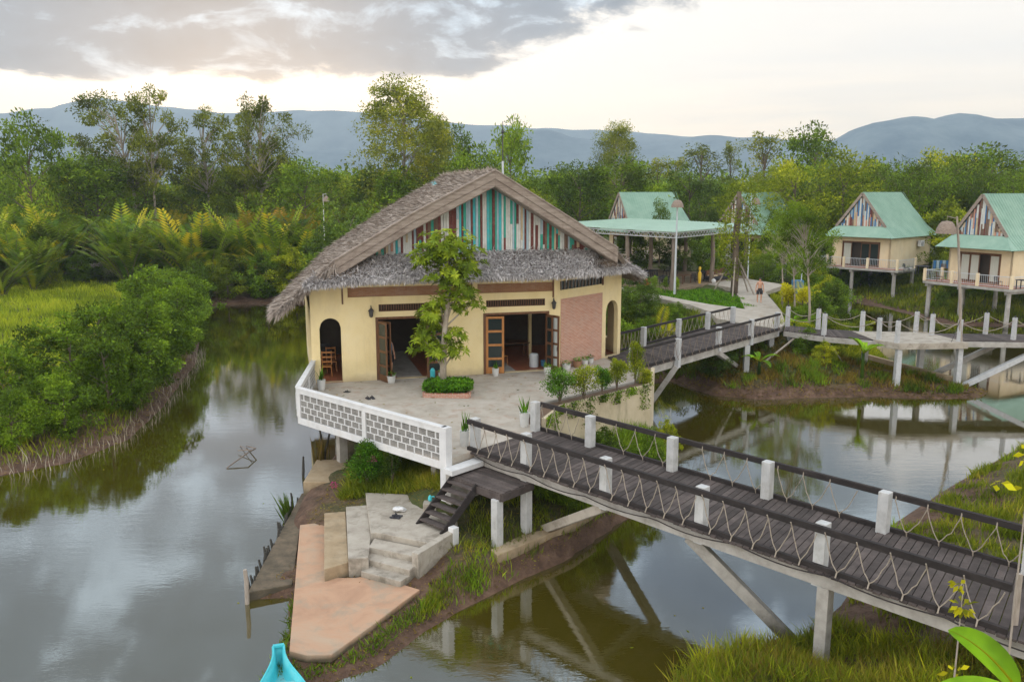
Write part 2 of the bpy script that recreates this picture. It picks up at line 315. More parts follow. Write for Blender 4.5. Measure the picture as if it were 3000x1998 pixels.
# high haze veil: bright at the sunset on the left, paler to the right and above
elev=ramp(nt,Z,[(2.0,1.45,.95),(1.7,1.38,1.02),(1.12,1.03,.93),(.92,.90,.87),(.90,.91,.93)],[0,.06,.14,.4,1])
az=math_(nt,'ARCTAN2',X,Y)
azs=N(nt,'ShaderNodeMapRange'); azs.interpolation_type='SMOOTHSTEP'; azs.inputs[1].default_value=-.35; azs.inputs[2].default_value=.45; azs.inputs[3].default_value=1.30; azs.inputs[4].default_value=1.02; nt.links.new(az,azs.inputs[0])
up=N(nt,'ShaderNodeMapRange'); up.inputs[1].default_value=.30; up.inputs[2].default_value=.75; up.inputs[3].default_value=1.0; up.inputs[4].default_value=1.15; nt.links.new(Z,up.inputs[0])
bk=N(nt,'ShaderNodeMapRange'); bk.interpolation_type='SMOOTHSTEP'; bk.inputs[1].default_value=.45; bk.inputs[2].default_value=-.4; bk.inputs[3].default_value=1.0; bk.inputs[4].default_value=1.35; nt.links.new(Y,bk.inputs[0])  # sky raised overhead and behind the camera to add light on the scene
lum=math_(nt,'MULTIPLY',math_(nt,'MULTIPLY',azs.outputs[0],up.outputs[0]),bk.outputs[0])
wisp=noise(nt,cv.outputs[0],.35,6,.6,.8)
veil=mixc(nt,math_(nt,'MULTIPLY',ramp(nt,wisp,[(0,0,0),(1,1,1)],[.4,.65]),.22),elev,(.78,.80,.84))
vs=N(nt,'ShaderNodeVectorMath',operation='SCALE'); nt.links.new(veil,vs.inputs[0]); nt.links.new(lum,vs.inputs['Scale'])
# cloud deck: its far edge lies 7.4 deck heights ahead, its right edge slants away
dv=coord(nt,'Generated',(7.5,3.0,19.0)); n1=noise(nt,dv,1.0,9,.62,.3); n2=noise(nt,cv.outputs[0],.32,4,.5)
ed=math_(nt,'SUBTRACT',8.0,py)                                   # >0 nearer than the far edge
er=math_(nt,'SUBTRACT',math_(nt,'ADD',math_(nt,'MULTIPLY',math_(nt,'SUBTRACT',7.5,py),.42),-.05),px)
ee=math_(nt,'MINIMUM',math_(nt,'MULTIPLY',ed,.9),math_(nt,'MULTIPLY',er,1.2))
near=math_(nt,'MULTIPLY',math_(nt,'SUBTRACT',py,.7),2.2)       # deck opens overhead
ee=math_(nt,'MINIMUM',ee,near)
eg=math_(nt,'ADD',ee,math_(nt,'MULTIPLY',math_(nt,'SUBTRACT',n1,.5),2.0)); ee=math_(nt,'ADD',ee,math_(nt,'MULTIPLY',math_(nt,'SUBTRACT',n1,.52),4.2))
cm=N(nt,'ShaderNodeMapRange'); cm.interpolation_type='SMOOTHSTEP'; cm.inputs[1].default_value=.0; cm.inputs[2].default_value=.55; nt.links.new(ee,cm.inputs[0])
front=N(nt,'ShaderNodeMapRange'); front.inputs[1].default_value=0.0; front.inputs[2].default_value=.15; nt.links.new(Y,front.inputs[0])
cmask=math_(nt,'MULTIPLY',cm.outputs[0],front.outputs[0])
deep=N(nt,'ShaderNodeMapRange'); deep.inputs[1].default_value=.2; deep.inputs[2].default_value=1.7; nt.links.new(eg,deep.inputs[0])
dk=ramp(nt,math_(nt,'ADD',math_(nt,'MULTIPLY',deep.outputs[0],.75),math_(nt,'MULTIPLY',n2,.45)),[(1.2,1.05,.86),(.52,.50,.50),(.29,.34,.42),(.21,.28,.38)],[.05,.24,.50,.9])
nb_=N(nt,'ShaderNodeMapRange'); nb_.inputs[1].default_value=4.4; nb_.inputs[2].default_value=2.2; nb_.inputs[3].default_value=1.0; nb_.inputs[4].default_value=1.25; nt.links.new(py,nb_.inputs[0])
dk=mixc(nt,math_(nt,'MULTIPLY',math_(nt,'SUBTRACT',nb_.outputs[0],1.0),3.4,True),dk,(.30,.38,.48))
gap=ramp(nt,noise(nt,coord(nt,'Generated',(11,4,24)),1.0,7,.6,.4),[(.80,.80,.82),(1,1,1),(2.9,2.75,2.45)],[.35,.52,.64])
dk=mixc(nt,1.0,dk,gap,'MULTIPLY')
vs2=N(nt,'ShaderNodeVectorMath',operation='SCALE'); nt.links.new(dk,vs2.inputs[0]); nt.links.new(nb_.outputs[0],vs2.inputs['Scale']); dk=vs2.outputs[0]
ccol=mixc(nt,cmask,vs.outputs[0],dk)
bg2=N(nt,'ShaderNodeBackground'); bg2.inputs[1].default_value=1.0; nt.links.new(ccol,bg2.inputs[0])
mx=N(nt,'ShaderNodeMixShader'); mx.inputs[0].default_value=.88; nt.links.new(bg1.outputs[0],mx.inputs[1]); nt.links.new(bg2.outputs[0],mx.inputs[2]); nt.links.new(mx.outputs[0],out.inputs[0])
sl=bpy.data.lights.new('sun','SUN'); sl.energy=1.3; sl.angle=math.radians(10); sl.color=(1,.86,.66); so=bpy.data.objects.new('sun',sl); lk(so)
sd=Vector((math.sin(SUN_AZ)*math.cos(SUN_EL),math.cos(SUN_AZ)*math.cos(SUN_EL),math.sin(SUN_EL)))
so.rotation_euler=(-sd).to_track_quat('-Z','Y').to_euler()
scn.render.engine='CYCLES'; scn.cycles.use_denoising=True; scn.cycles.max_bounces=6; scn.cycles.diffuse_bounces=3; scn.cycles.glossy_bounces=3
scn.cycles.transmission_bounces=4; scn.cycles.volume_bounces=0; scn.cycles.transparent_max_bounces=6; scn.cycles.sample_clamp_indirect=8
try: w.cycles.sampling_method='MANUAL'; w.cycles.sample_map_resolution=1024
except Exception: pass
vs_=scn.view_settings; vs_.view_transform='Standard'; vs_.look='None'; vs_.gamma=1; vs_.exposure=.36
# ------------------------------------------------------------------ terrain
WP=[(-90,4),(-42,23),(-26,28.5),(-19.4,30.7),(-17.6,32.2),(-16.6,35.4),(-17.4,41),(-19.8,52),(-23.5,63),(-27,70),(-31,77),(-27.5,80),(-22,81),(-16,79),(-8,75),(-2,68),(0,58),(3,49),(6,46),(9.0,47),(9.9,45),(10.6,43.6),(12.8,42.7),(16,43.1),(19.1,43.3),(22,42.7),(24.5,43.0),(25.6,44.3),(25.2,46.5),(23.4,49.6),(24,54),(26,62),(28.5,72),(31,82),(33.4,84),(34.5,76),(35.4,67.5),(41,66.5),(60,62),(95,57),(99,44),(60,46),(35,43),(21,34.0),(15.2,28.8),(11.6,25.3),(8.6,20.6),(6.9,18.8),(5.1,18.2),(3.4,17),(2.6,14),(2.6,8),(3,-30),(-90,-30)]
PP=[(-7.3,31.3),(-7.4,28.3),(-7.1,24),(-6.9,20.8),(-5.95,20.9),(-5.5,19.2),(-5.5,16.9),(-4.5,16.6),(-3.0,17.6),(-2.1,19.2),(-1.1,20.5),(0.2,22.0),(1.5,23.2),(2.6,24.8),(4.3,27.3),(6.1,31),(6.3,36),(6.2,40),(4.5,46),(-2,49),(-7.5,46),(-7,36)]
def sdist(x,y,poly):
    P=np.array(poly,float); Q=np.roll(P,-1,0); d=np.full(x.shape,1e18); ins=np.zeros(x.shape,bool)
    for (ax,ay),(bx,by) in zip(P,Q):
        ex,ey=bx-ax,by-ay; t=np.clip(((x-ax)*ex+(y-ay)*ey)/(ex*ex+ey*ey),0,1)
        d=np.minimum(d,(x-ax-t*ex)**2+(y-ay-t*ey)**2)
        c=((ay>y)!=(by>y)); 
        with np.errstate(divide='ignore',invalid='ignore'): xi=(bx-ax)*(y-ay)/((by-ay) if by!=ay else 1e-9)+ax
        ins^=c&(x<xi)
    d=np.sqrt(d); return np.where(ins,d,-d)
CT=np.array([(-25,60,-1.7),(-30,45,-1.7),(-22,38,-2.0),(-30,95,-1.6),(-60,60,-1.6),(-20,34,-2.2),(-20,95,-1.4),(0,110,-1.0),(0,85,-1.2),(-60,120,-1.5),
 (10,53,-.9),(12,60,-.4),(15,56,-.05),(16.5,51.5,-.3),(18,65,-.03),(18,75,-.03),(10,70,-.1),(13,46,-1.7),(18,45.5,-1.5),(20.5,44.3,-2.1),(16,46,-1.3),(22,45,-2.25),(22,49,-2.2),(21,56,-1.2),(24,70,-.9),(12.5,50.5,-.8),(9,48,-1.8),
 (37,76,-2.1),(33,88,-1.6),(42,82,-1.0),(39,72,-2.0),(46,75,-1.6),(60,75,-1),(30,95,-.6),(45,95,-.2),(80,100,0),(15,95,-.1),(28,88,-1.0),
 (7.2,17.0,-2.0),(8.6,14.8,-1.35),(7,14,-1.5),(10,14,-.55),(12,12,-.2),(12.5,15.5,-1.0),(14,20,-1.8),(15,24,-2.1),(20,28,-1.7),(35,30,-1.4),(6,10,-1.2),(10,18.5,-2.1),
 (-5.5,27,-1.9),(-4,27,-1.5),(-2.2,25.3,-1.25),(-6,30,-1.9),(-.2,25.5,-1.55),(1.5,26,-1.7),(3,30,-1.4),(0,36,-1),(-3,23.8,-1.95),(-3,22.5,-2.3),(-1.4,23,-1.9),(-.4,22.6,-1.95),(-5.6,23,-2.47),(-4.6,20,-2.44),(-3.6,20,-2.44),(-6.4,24,-2.5),(-4.4,18.3,-2.42),(-3.2,19.2,-2.40),(-5.2,18.2,-2.45),(-4,24.2,-2.1),(-5.2,25.9,-1.9),(-3,29,-1.1),(-5,19,-2.47),(-4,23,-2.2)])
def terrain(x,y):
    x=np.asarray(x,float); y=np.asarray(y,float)
    dw=sdist(x,y,WP); dp=sdist(x,y,PP); island=dp>0
    d=np.where(island,dp,np.where(dw>0,-np.minimum(dw,-dp),-dw))
    num=np.zeros(x.shape); den=np.zeros(x.shape)
    for cx,cy,h in CT:
        k=1/(((x-cx)**2+(y-cy)**2)+.25)**2; num+=k*h; den+=k
    T=num/den; T=np.where(y>130,T*.5-.3,T)
    wd=np.where(island,.45,np.where(y>60,3,1.3))
    nz=.12*np.sin(x*1.7+np.sin(y*1.3)*1.5)*np.cos(y*1.9+x*.6)+.06*np.sin(x*4.1+y*2.7)
    lh=-2.72+(T+2.72)*(1-np.exp(-np.maximum(d,0)/wd))+nz*np.clip(d/1.5,0,1)*np.where(island,.45,1)
    h=np.where(d>0,lh,-2.72+.45*np.maximum(d,-3)+0*x)
    flat=(x>9)&(x<24)&(y>49.5)&(y<85)
    h=np.where(flat,np.minimum(h,-.03),h)
    return h,d
def grad(a,b,st,far,gr):
    out=[a]; s=st
    while out[-1]<b: out.append(out[-1]+st)
    s=st
    while out[-1]<far: s*=gr; out.append(out[-1]+s)
    lo=[a]; s=st
    while lo[-1]>-far: s*=gr; lo.append(lo[-1]-s)
    return np.array(lo[::-1][:-1]+out)
gx=grad(-34,50,.33,4200,1.22); gy=np.concatenate([[-1500,-400,-100,-30,0],grad(7,100,.33,4200,1.2)[grad(7,100,.33,4200,1.2)>6.9]])
XX,YY=np.meshgrid(gx,gy); H,_=terrain(XX.ravel(),YY.ravel()); nx,ny=len(gx),len(gy)
V=np.stack([XX.ravel(),YY.ravel(),H],1)
i=np.arange(nx*ny).reshape(ny,nx); q=np.stack([i[:-1,:-1],i[:-1,1:],i[1:,1:],i[1:,:-1]],-1).reshape(-1,4)
me=bpy.data.meshes.new('ground'); me.vertices.add(len(V)); me.vertices.foreach_set('co',V.astype(np.float32).ravel())
me.loops.add(q.size); me.loops.foreach_set('vertex_index',q.astype(np.int32).ravel()); me.polygons.add(len(q)); me.polygons.foreach_set('loop_start',np.arange(0,q.size,4,dtype=np.int32))
me.polygons.foreach_set('use_smooth',np.ones(len(q),bool)); me.materials.append(M['ground']); me.update(calc_edges=True)
ground=bpy.data.objects.new('ground',me); lk(ground); tag(ground,kind='structure')
wm=MB(); wm.add([(-300,-60,WATER),(300,-60,WATER),(300,140,WATER),(-300,140,WATER)],[(0,1,2,3)])
tag(obj('water',wm,M['water']),kind='structure')
def gz(x,y): return float(terrain(np.array([x]),np.array([y]))[0][0])

# mountains: ridge outline given as image bearings, built as relief with depth
def ray(x,y):
    u=(x-1500)/F; v=(999-y)/F
    return (u, math.cos(PITCH)+v*math.sin(PITCH), -math.sin(PITCH)+v*math.cos(PITCH))
def P(x,y,z):
    r=ray(x,y); t=(z-ZC)/r[2]; return (r[0]*t,r[1]*t)
def mountain(name,pts,D,depth,amp,seed):
    rs=np.random.default_rng(seed); xs=np.linspace(pts[0][0],pts[-1][0],260); hs=np.interp(xs,[p[0] for p in pts],[p[1] for p in pts])
    ph=rs.uniform(0,6.28,12)
    wx=[];wz=[]
    for x,y in zip(xs,hs):
        r=ray(x,y); t=D/r[1]; wx.append(r[0]*t); wz.append(ZC+r[2]*t)
    wx=np.array(wx); wz=np.array(wz); wz+=sum(amp/(k+1)*np.sin(wx/D*(18*(k+1))+ph[k]) for k in range(8))
    rows=26; V=[]
    for j in range(rows):
        f=j/(rows-1); prof=math.sin(min(1,f/.6)*math.pi/2)**1.25 if f<=.6 else math.cos((f-.6)/.4*math.pi/2)
        spur=sum(np.sin(wx/D*(26*(k+1))+ph[k+3]+f*3)/(k+1) for k in range(4))
        z=wz*prof*(1+.10*spur*math.sin(math.pi*min(1,f/.6))*(1 if f<.6 else 0))-6*(1-prof)
        yy=D-depth*.6+depth*f+ (0 if f>.6 else 1)*spur*depth*.04*math.sin(math.pi*f/.6)
        V.append(np.stack([wx*(1+0*f),yy+0*wx,z],1))
    V=np.concatenate(V); n=len(xs); m=MB(); m.v=[tuple(p) for p in V]
    m.f=[(j*n+i,j*n+i+1,(j+1)*n+i+1,(j+1)*n+i) for j in range(rows-1) for i in range(n-1)]; m.m=[0]*len(m.f)
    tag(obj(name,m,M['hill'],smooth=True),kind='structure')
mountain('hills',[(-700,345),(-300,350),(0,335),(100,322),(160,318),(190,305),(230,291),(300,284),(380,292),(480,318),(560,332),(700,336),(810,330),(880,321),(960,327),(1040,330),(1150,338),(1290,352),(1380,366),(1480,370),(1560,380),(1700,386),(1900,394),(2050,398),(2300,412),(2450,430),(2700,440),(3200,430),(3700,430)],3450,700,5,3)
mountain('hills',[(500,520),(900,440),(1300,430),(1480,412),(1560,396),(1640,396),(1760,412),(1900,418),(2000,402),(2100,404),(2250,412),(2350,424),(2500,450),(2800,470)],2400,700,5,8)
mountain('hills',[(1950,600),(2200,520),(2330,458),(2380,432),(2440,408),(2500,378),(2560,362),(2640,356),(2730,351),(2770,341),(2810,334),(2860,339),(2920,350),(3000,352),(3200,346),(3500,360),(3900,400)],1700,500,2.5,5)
hz=MB(); hz.box(-3900,3900,-60,3950,-9.0,345)
hm=bpy.data.materials.new('haze'); hm.use_nodes=True; nt=hm.node_tree; nt.nodes.clear(); o_=N(nt,'ShaderNodeOutputMaterial'); pv=N(nt,'ShaderNodeVolumePrincipled')
pv.inputs['Color'].default_value=(.70,.86,1,1); pv.inputs['Density'].default_value=.00027; pv.inputs['Anisotropy'].default_value=.0; nt.links.new(pv.outputs[0],o_.inputs[1])
tag(obj('haze',hz,hm),'thin bluish evening haze over the valley','haze',kind='stuff')

# ------------------------------------------------------------------ main house (local frame: x along the front, y into the house)
HO=Vector((-.93,36.52,0)); HA=math.radians(15)
house=thing('thatched_house','large yellow house with a steep thatched roof and painted plank gable beside the creek','house',HO,HA)
def hl(x,y):  # world -> local
    dx,dy=x-HO.x,y-HO.y; return (dx*math.cos(HA)+dy*math.sin(HA),-dx*math.sin(HA)+dy*math.cos(HA))
def hw(s,t,z=0):
    return (HO.x+s*math.cos(HA)-t*math.sin(HA),HO.y+s*math.sin(HA)+t*math.cos(HA),z)
Bp=hl(2.12,37.34); Cp=hl(5.35,41.21)          # bevelled corner
SL=-7.65; WT=.22; WZ=4.0
def wallgrid(mb,p0,p1,z0,z1,holes,th=WT,top=None):
    """wall from p0 to p1 with openings (a0,a1,z0,z1,arch): cells cut out of the sheet, reveals closed"""
    p0=Vector(p0).to_2d(); p1=Vector(p1).to_2d(); L=(p1-p0).length; d=(p1-p0)/L; n=Vector((-d.y,d.x))*th
    def pt(a,z,k): q=p0+d*a+n*k; return (q.x,q.y,z)
    segs=[]                                    # vertical strips [a0,a1] with the gap (lo,hi) piecewise
    for h in holes:
        a0,a1,b0,b1,arch=h
        if arch:
            r=(a1-a0)/2; K=14
            for k in range(K):
                s0=a0+(a1-a0)*k/K; s1=a0+(a1-a0)*(k+1)/K
                f=lambda s:b1-r+math.sqrt(max(0,r*r-(s-a0-r)**2))
                segs.append((s0,s1,b0,f(s0),f(s1)))
        else: segs.append((a0,a1,b0,b1,b1))
    cuts=sorted({0,L}|{round(s[i],5) for s in segs for i in (0,1)})
    for a,b in zip(cuts[:-1],cuts[1:]):
        if b-a<1e-4: continue
        mid=(a+b)/2; gs=sorted([s for s in segs if s[0]-1e-4<mid<s[1]+1e-4],key=lambda s:s[2])
        lo0=lo1=z0
        for g in gs+[(a,b,z1,z1,z1)]:
            if g[2]>lo0+1e-4 or g[2]>lo1+1e-4:
                zz=g[2]; v=[pt(a,lo0,0),pt(b,lo1,0),pt(b,zz,0),pt(a,zz,0),pt(a,lo0,1),pt(b,lo1,1),pt(b,zz,1),pt(a,zz,1)]
                mb.add(v,[(0,1,2,3),(7,6,5,4),(0,4,5,1),(3,2,6,7)])
            lo0,lo1=g[3],g[4]
        for h in holes:                         # side reveals
            pass
    for h in holes:
        a0,a1,b0,b1,arch=h; top_=b1-(a1-a0)/2 if arch else b1
        for a in (a0,a1): mb.add([pt(a,b0,0),pt(a,top_,0),pt(a,top_,1),pt(a,b0,1)],[(0,1,2,3)])
    mb.add([pt(0,z0,0),pt(0,z1,0),pt(0,z1,1),pt(0,z0,1),pt(L,z0,0),pt(L,z1,0),pt(L,z1,1),pt(L,z0,1)],[(0,1,2,3),(4,5,6,7)])
W=MB()
D1=(-4.94,-2.05); D2=(-.28,2.62)
fh=[(-7.3,-6.42,.02,2.73,True),(D1[0],D1[1],.02,2.64,False),(D2[0],D2[1],.02,2.64,False),(-4.84,-2.2,2.93,3.24,False),(-.2,2.48,2.95,3.26,False),
    (-6.14,-.86,3.57,WZ-.02,False),(-.58,2.83,3.57,WZ-.02,False)]
wallgrid(W,(SL,0),Bp,-.3,WZ+.25,[(a-SL,b-SL,c,d,e) for a,b,c,d,e in fh])
BL=math.hypot(Cp[0]-Bp[0],Cp[1]-Bp[1])
wallgrid(W,Bp,Cp,-.3,WZ+.1,[(3.72,4.78,.02,2.74,True),(.02,3.38,3.60,WZ,False)])
BK=(7.27,9.0); LB=(SL,9.0)
wallgrid(W,Cp,BK,-.3,3.2,[(1.2,2.3,.6,2.4,False),(3.4,4.5,.6,2.4,False)])
wallgrid(W,BK,LB,-.3,3.0,[(2,3.5,.6,2.4,False),(6,7.5,.6,2.4,False),(10,11.5,.6,2.4,False)])
wallgrid(W,LB,(SL,0),-.3,3.0,[(1,2,.6,2.6,True),(3.2,4.2,.6,2.6,True),(5.4,6.4,.6,2.6,True),(7.6,8.6,.02,2.6,True)])
wall=obj('wall',W,M['yellow'],house,world=False)
m=MB()                                            # brown brick clerestory bands set behind the plaster face
m.box(-6.16,-.84,.06,.16,3.55,WZ+.2); m.box(-.6,2.85,.06,.16,3.55,WZ+.2); obj('clerestory',m,M['brickb'],house,world=False)
m=MB()
for c in (-6.2,-.72,2.97):
    m=MB(); m.box(c-.09,c+.09,-.07,.10,3.40,WZ+.3,0); m.box(c-.155,c-.092,-.05,0.02,3.30,WZ+.1,1)
    obj('pilaster',m,[M['yellow'],M['bwood']],house,world=False)
# bevel wall panel of red brick
ba=math.atan2(Cp[1]-Bp[1],Cp[0]-Bp[0])
m=MB(); m.box(.07,3.37,-.025,.05,.02,3.2); bp=obj('brick_panel',m,M['brick'],house,world=False); bp.location=(Bp[0],Bp[1],0); bp.rotation_euler=(0,0,ba)
m=MB(); m.box(.02,3.38,.05,.10,3.60,WZ,0)
for k in range(13): m.box(.1+k*.27,.14+k*.27,.0,.05,3.60,WZ,1)
m.box(3.34,3.44,-.04,.06,3.55,WZ+.1,2)
cl=obj('slatted_window',m,[M['glass'],M['beamd'],M['bwood']],house,world=False); cl.location=(Bp[0],Bp[1],0); cl.rotation_euler=(0,0,ba)
# vents with upright slats
for a,b,z0,z1 in ((-4.84,-2.2,2.93,3.24),(-.2,2.48,2.95,3.26)):
    m=MB(); m.box(a,b,.12,.15,z0,z1,1)
    for t in (z0,z1-.03): m.box(a,b,.02,.09,t,t+.03,0)
    n=int((b-a)/.105)
    for k in range(n+1): x=a+k*(b-a-.035)/n; m.box(x,x+.035,.03,.08,z0+.03,z1-.03,0)
    obj('vent_grille',m,[M['bwood'],M['dark']],house,world=False)
# doors
for a,b in (D1,D2):
    m=MB(); m.box(a-.05,a+.06,-.03,.2,0,2.6); m.box(b-.06,b+.05,-.03,.2,0,2.6); m.box(a-.05,b+.05,-.03,.2,2.6,2.70); obj('door_frame',m,M['bwood'],house,world=False,bevel=.008)
def leaf(x,y,ang,w,frame='bwood',glass='glass',panels=4,h=2.55):
    m=MB(); t=.045; s=.1
    m.box(0,s,0,t,.02,h,0); m.box(w-s,w,0,t,.02,h,0)
    for k in range(panels+1):
        z=.02+(h-.12)*k/panels; m.box(s,w-s,0,t,z,z+(.1 if k else .28),0)
    o=obj('door',m,M[frame],house,world=False,bevel=.005); o.location=(x,y,0); o.rotation_euler=(0,0,ang)
    g=MB(); g.box(s,w-s,.015,.03,.25,h-.1); q=obj('pane',g,M[glass],o,world=False)
    hd=MB(); hd.tube([(w-.06,-.05,1.0),(w-.06,-.05,1.18)],.012); hd.beam((w-.06,0,1.09),(w-.06,-.05,1.09),.015,.015); obj('handle',hd,M['dmetal'],o,world=False)
leaf(D2[0]+.06,-.02,math.radians(-8),.80,'owood'); leaf(D2[1]-.05,-.05,math.radians(-62),.72,'bwood','lglass'); leaf(D2[1]-.12,-.03,math.radians(-70),.5,'bwood','glass')
leaf(D1[0]+.03,-.04,math.radians(-68),.74,'bwood','glass'); leaf(D1[0]+.12,.0,math.radians(-58),.70,'bwood','glass'); leaf(D1[1]-.05,-.03,math.radians(190),.78,'bwood','glass')
# interior floor, back partition, ceiling boards
m=MB(); m.box(SL+.2,3.1,.22,10.2,-.05,.02); m.box(3.1,7.1,3.2,10.2,-.05,.02); m.add([(3.1,.4,.02),(7.0,3.3,.02),(3.1,3.3,.02)],[(0,1,2)]); m.box(SL+.1,-6.4,-.02,.22,-.05,.018)
# floor is laid in tiles; texture frame lies flat
tm,nt,b,o=mk('floor tiles'); t=N(nt,'ShaderNodeTexCoord'); br=N(nt,'ShaderNodeTexBrick'); br.offset=0; br.inputs['Scale'].default_value=1; br.inputs['Brick Width'].default_value=.3; br.inputs['Row Height'].default_value=.3; br.inputs['Mortar Size'].default_value=.008
br.inputs['Color1'].default_value=(.30,.10,.05,1); br.inputs['Color2'].default_value=(.36,.13,.065,1); br.inputs['Mortar'].default_value=(.13,.07,.05,1); nt.links.new(t.outputs['Object'],br.inputs['Vector']); nt.links.new(br.outputs[0],b.inputs['Base Color']); b.inputs['Roughness'].default_value=.35
obj('floor',m,tm,house,world=False)
m=MB(); m.box(-4.1,-3.0,.25,9,.02,.026); m.box(.3,1.2,.25,9,.02,.026); obj('floor_strip',m,M['conc'],house,world=False)
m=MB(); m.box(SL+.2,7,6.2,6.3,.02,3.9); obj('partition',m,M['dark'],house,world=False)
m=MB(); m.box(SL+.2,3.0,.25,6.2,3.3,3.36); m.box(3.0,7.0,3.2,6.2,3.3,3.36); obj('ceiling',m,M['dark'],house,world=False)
for s,t in ((-7.35,3),(-5.6,3),(-.6,3),(2.6,3),(-7.3,5.9)):
    m=MB(); m.box(s,s+.14,t,t+.14,.02,3.3); obj('inner_post',m,M['yellow'],house,world=False)

# roof: slopes from the ridge, z = RZ-k|s|
RZ=8.72; TF=-.85; TB=11.0
def rz(s): return RZ-.60*s if s>=0 else float(np.interp(-s,[0,3.45,6.64,8.95],[RZ,6.98,5.13,3.15]))
m=MB()
EL=8.95
L1=[(0,TF,RZ),(-6.64,TF,rz(-6.64)),(-6.64,6.2,rz(-6.64)),(0,TB,RZ)]
L2=[(-6.64,TF,rz(-6.64)),(-EL,TF,rz(-EL)),(-EL,3.6,rz(-EL)),(-6.64,6.2,rz(-6.64))]
L0=[(0,TF,RZ),(-3.45,TF,rz(-3.45)),(-3.45,8.7,rz(-3.45)),(0,TB,RZ)]
L1=[(-3.45,TF,rz(-3.45)),(-6.64,TF,rz(-6.64)),(-6.64,6.2,rz(-6.64)),(-3.45,8.7,rz(-3.45))]
Rq=[(0,TF,RZ),(5.4,TF,rz(5.4)),(8.4,3.4,rz(8.4)),(8.4,6.5,rz(8.4)),(0,TB,RZ)]
Bq=[(0,TB,RZ),(-3.45,8.7,rz(-3.45)),(-6.64,6.2,rz(-6.64)),(-EL,3.6,rz(-EL)),(-7.6,12.2,3.3),(7.6,12.2,3.3),(8.4,6.5,rz(8.4))]
[m.slab(q_,.2) for q_ in (L0,L1,L2)]; m.slab(Rq,.2); m.add(Bq,[(0,1,4),(1,2,4),(2,3,4),(0,4,5),(0,5,6)])
roof=obj('roof',m,M['under'],house,world=False)
# front skirt roof (hipped round the bevelled corner): inner line high, outer line low
SK_in=[(-7.4,-.15,4.55),(-5.1,.02,5.33),(0,.02,5.42),(5.0,.02,5.40),(6.3,1.9,4.95),(7.3,4.2,4.2)]
SK_out=[(-7.9,-1.2,4.22),(-5.2,-1.4,4.42),(0,-1.45,4.42),(3.75,-1.4,4.44),(6.8,.75,4.42),(8.7,3.5,3.8)]
def lerp(a,b,t): return tuple(a[i]+(b[i]-a[i])*t for i in range(3))
m=MB()
for i in range(len(SK_in)-1):
    m.slab([SK_in[i],SK_out[i],SK_out[i+1],SK_in[i+1]] if False else [SK_out[i],SK_out[i+1],SK_in[i+1],SK_in[i]],.14)
skirt=obj('skirt_roof',m,M['under'],house,world=False)
def straws(quads,dens,L,Wd,lift,jit,mat_,name,parent,hang=.0,layers=None,edge=None):
    """cover planar quads [(top a, top b, low b, low a)] with straws pointing down the slope"""
    Vs=[];vals=[]
    for a,b,c,d in quads:
        a,b,c,d=map(np.array,(a,b,c,d)); ar=np.linalg.norm(np.cross(b-a,d-a))*.5+np.linalg.norm(np.cross(b-c,d-c))*.5
        n=int(ar*dens); u=rng.random((n,1)); v=rng.random((n,1))
        if layers: v=np.floor(v*layers+rng.normal(0,.12,(n,1)))/layers+.02; v=np.clip(v,0,1)
        p=(a*(1-u)+b*u)*(1-v)+(d*(1-u)+c*u)*v; dn=(d*(1-u)+c*u)-(a*(1-u)+b*u); dn=unit(dn)
        nr=np.cross(b-a,d-a); nr=nr/np.linalg.norm(nr); nr=nr if nr[2]>0 else -nr
        di=unit(dn+rng.normal(0,jit,(n,3))+nr*rng.uniform(0,lift,(n,1))-np.array([0,0,hang]))
        pp=p+nr*rng.uniform(.0,.06,(n,1)); ll=L*rng.uniform(.5,1.3,n)
        Vs.append(cards(pp,di,unit(nr+rng.normal(0,.5,(n,3))),ll,Wd*rng.uniform(.6,1.4,n),.4)); vals.append(rng.beta(2,2,n))
    return qmesh(name,np.concatenate(Vs),np.concatenate(vals),mat_,parent)
def ft(q): return [tuple(p) for p in q]
straws([(q_[0],q_[3],q_[2],q_[1]) for q_ in (L0,L1,L2)],330,.30,.028,.25,.28,M['thatch'],'thatch',roof)
straws([(Rq[0],Rq[4],Rq[3],Rq[2]),(Rq[0],Rq[2],Rq[2],Rq[1])],110,.34,.035,.25,.28,M['thatch'],'thatch',roof)
# shaggy eave fringe of the left wing and its gable-side edge
e=[]
e.append(((-8.6,TF,rz(-8.6)),(-8.6,3.6,rz(-8.6)),(-9.1,3.6,3.0),(-9.1,TF,3.0)))
e.append(((-6.6,TF-.02,rz(-6.6)),(-8.9,TF-.02,rz(-8.9)),(-9.0,TF-.1,2.95),(-6.6,TF-.1,rz(-6.6)-.2)))
e.append(((-6.8,TF+.5,rz(-6.8)),(-8.9,TF+.5,rz(-8.9)),(-9.0,TF-.1,3.05),(-6.8,TF-.1,rz(-6.8)-.1)))
e.append(((7.6,3.1,rz(7.6)),(8.1,6.5,rz(8.1)),(8.6,6.5,rz(8.6)),(8.6,3.6,rz(8.6))))
straws(e,900,.36,.03,.1,.22,M['thatch'],'fringe',roof,.18)
straws([((-.12,TF,RZ),(-.12,TB,RZ),(.14,TB,RZ-.1),(.14,TF,RZ-.1)),((.12,TF,RZ),(.12,TB,RZ),(-.14,TB,RZ-.1),(-.14,TF,RZ-.1))],420,.3,.035,.9,.6,M['thatch'],'ridge',roof)
qs=[(SK_in[i],SK_in[i+1],SK_out[i+1],SK_out[i]) for i in range(len(SK_in)-1)]
straws(qs,760,.30,.042,.35,.42,M['thatchg'],'thatch',skirt)
fr=[]
for i in range(len(SK_in)-1):
    A=lerp(SK_in[i],SK_out[i],.82); B=lerp(SK_in[i+1],SK_out[i+1],.82); fr.append((A,B,SK_out[i+1],SK_out[i]))
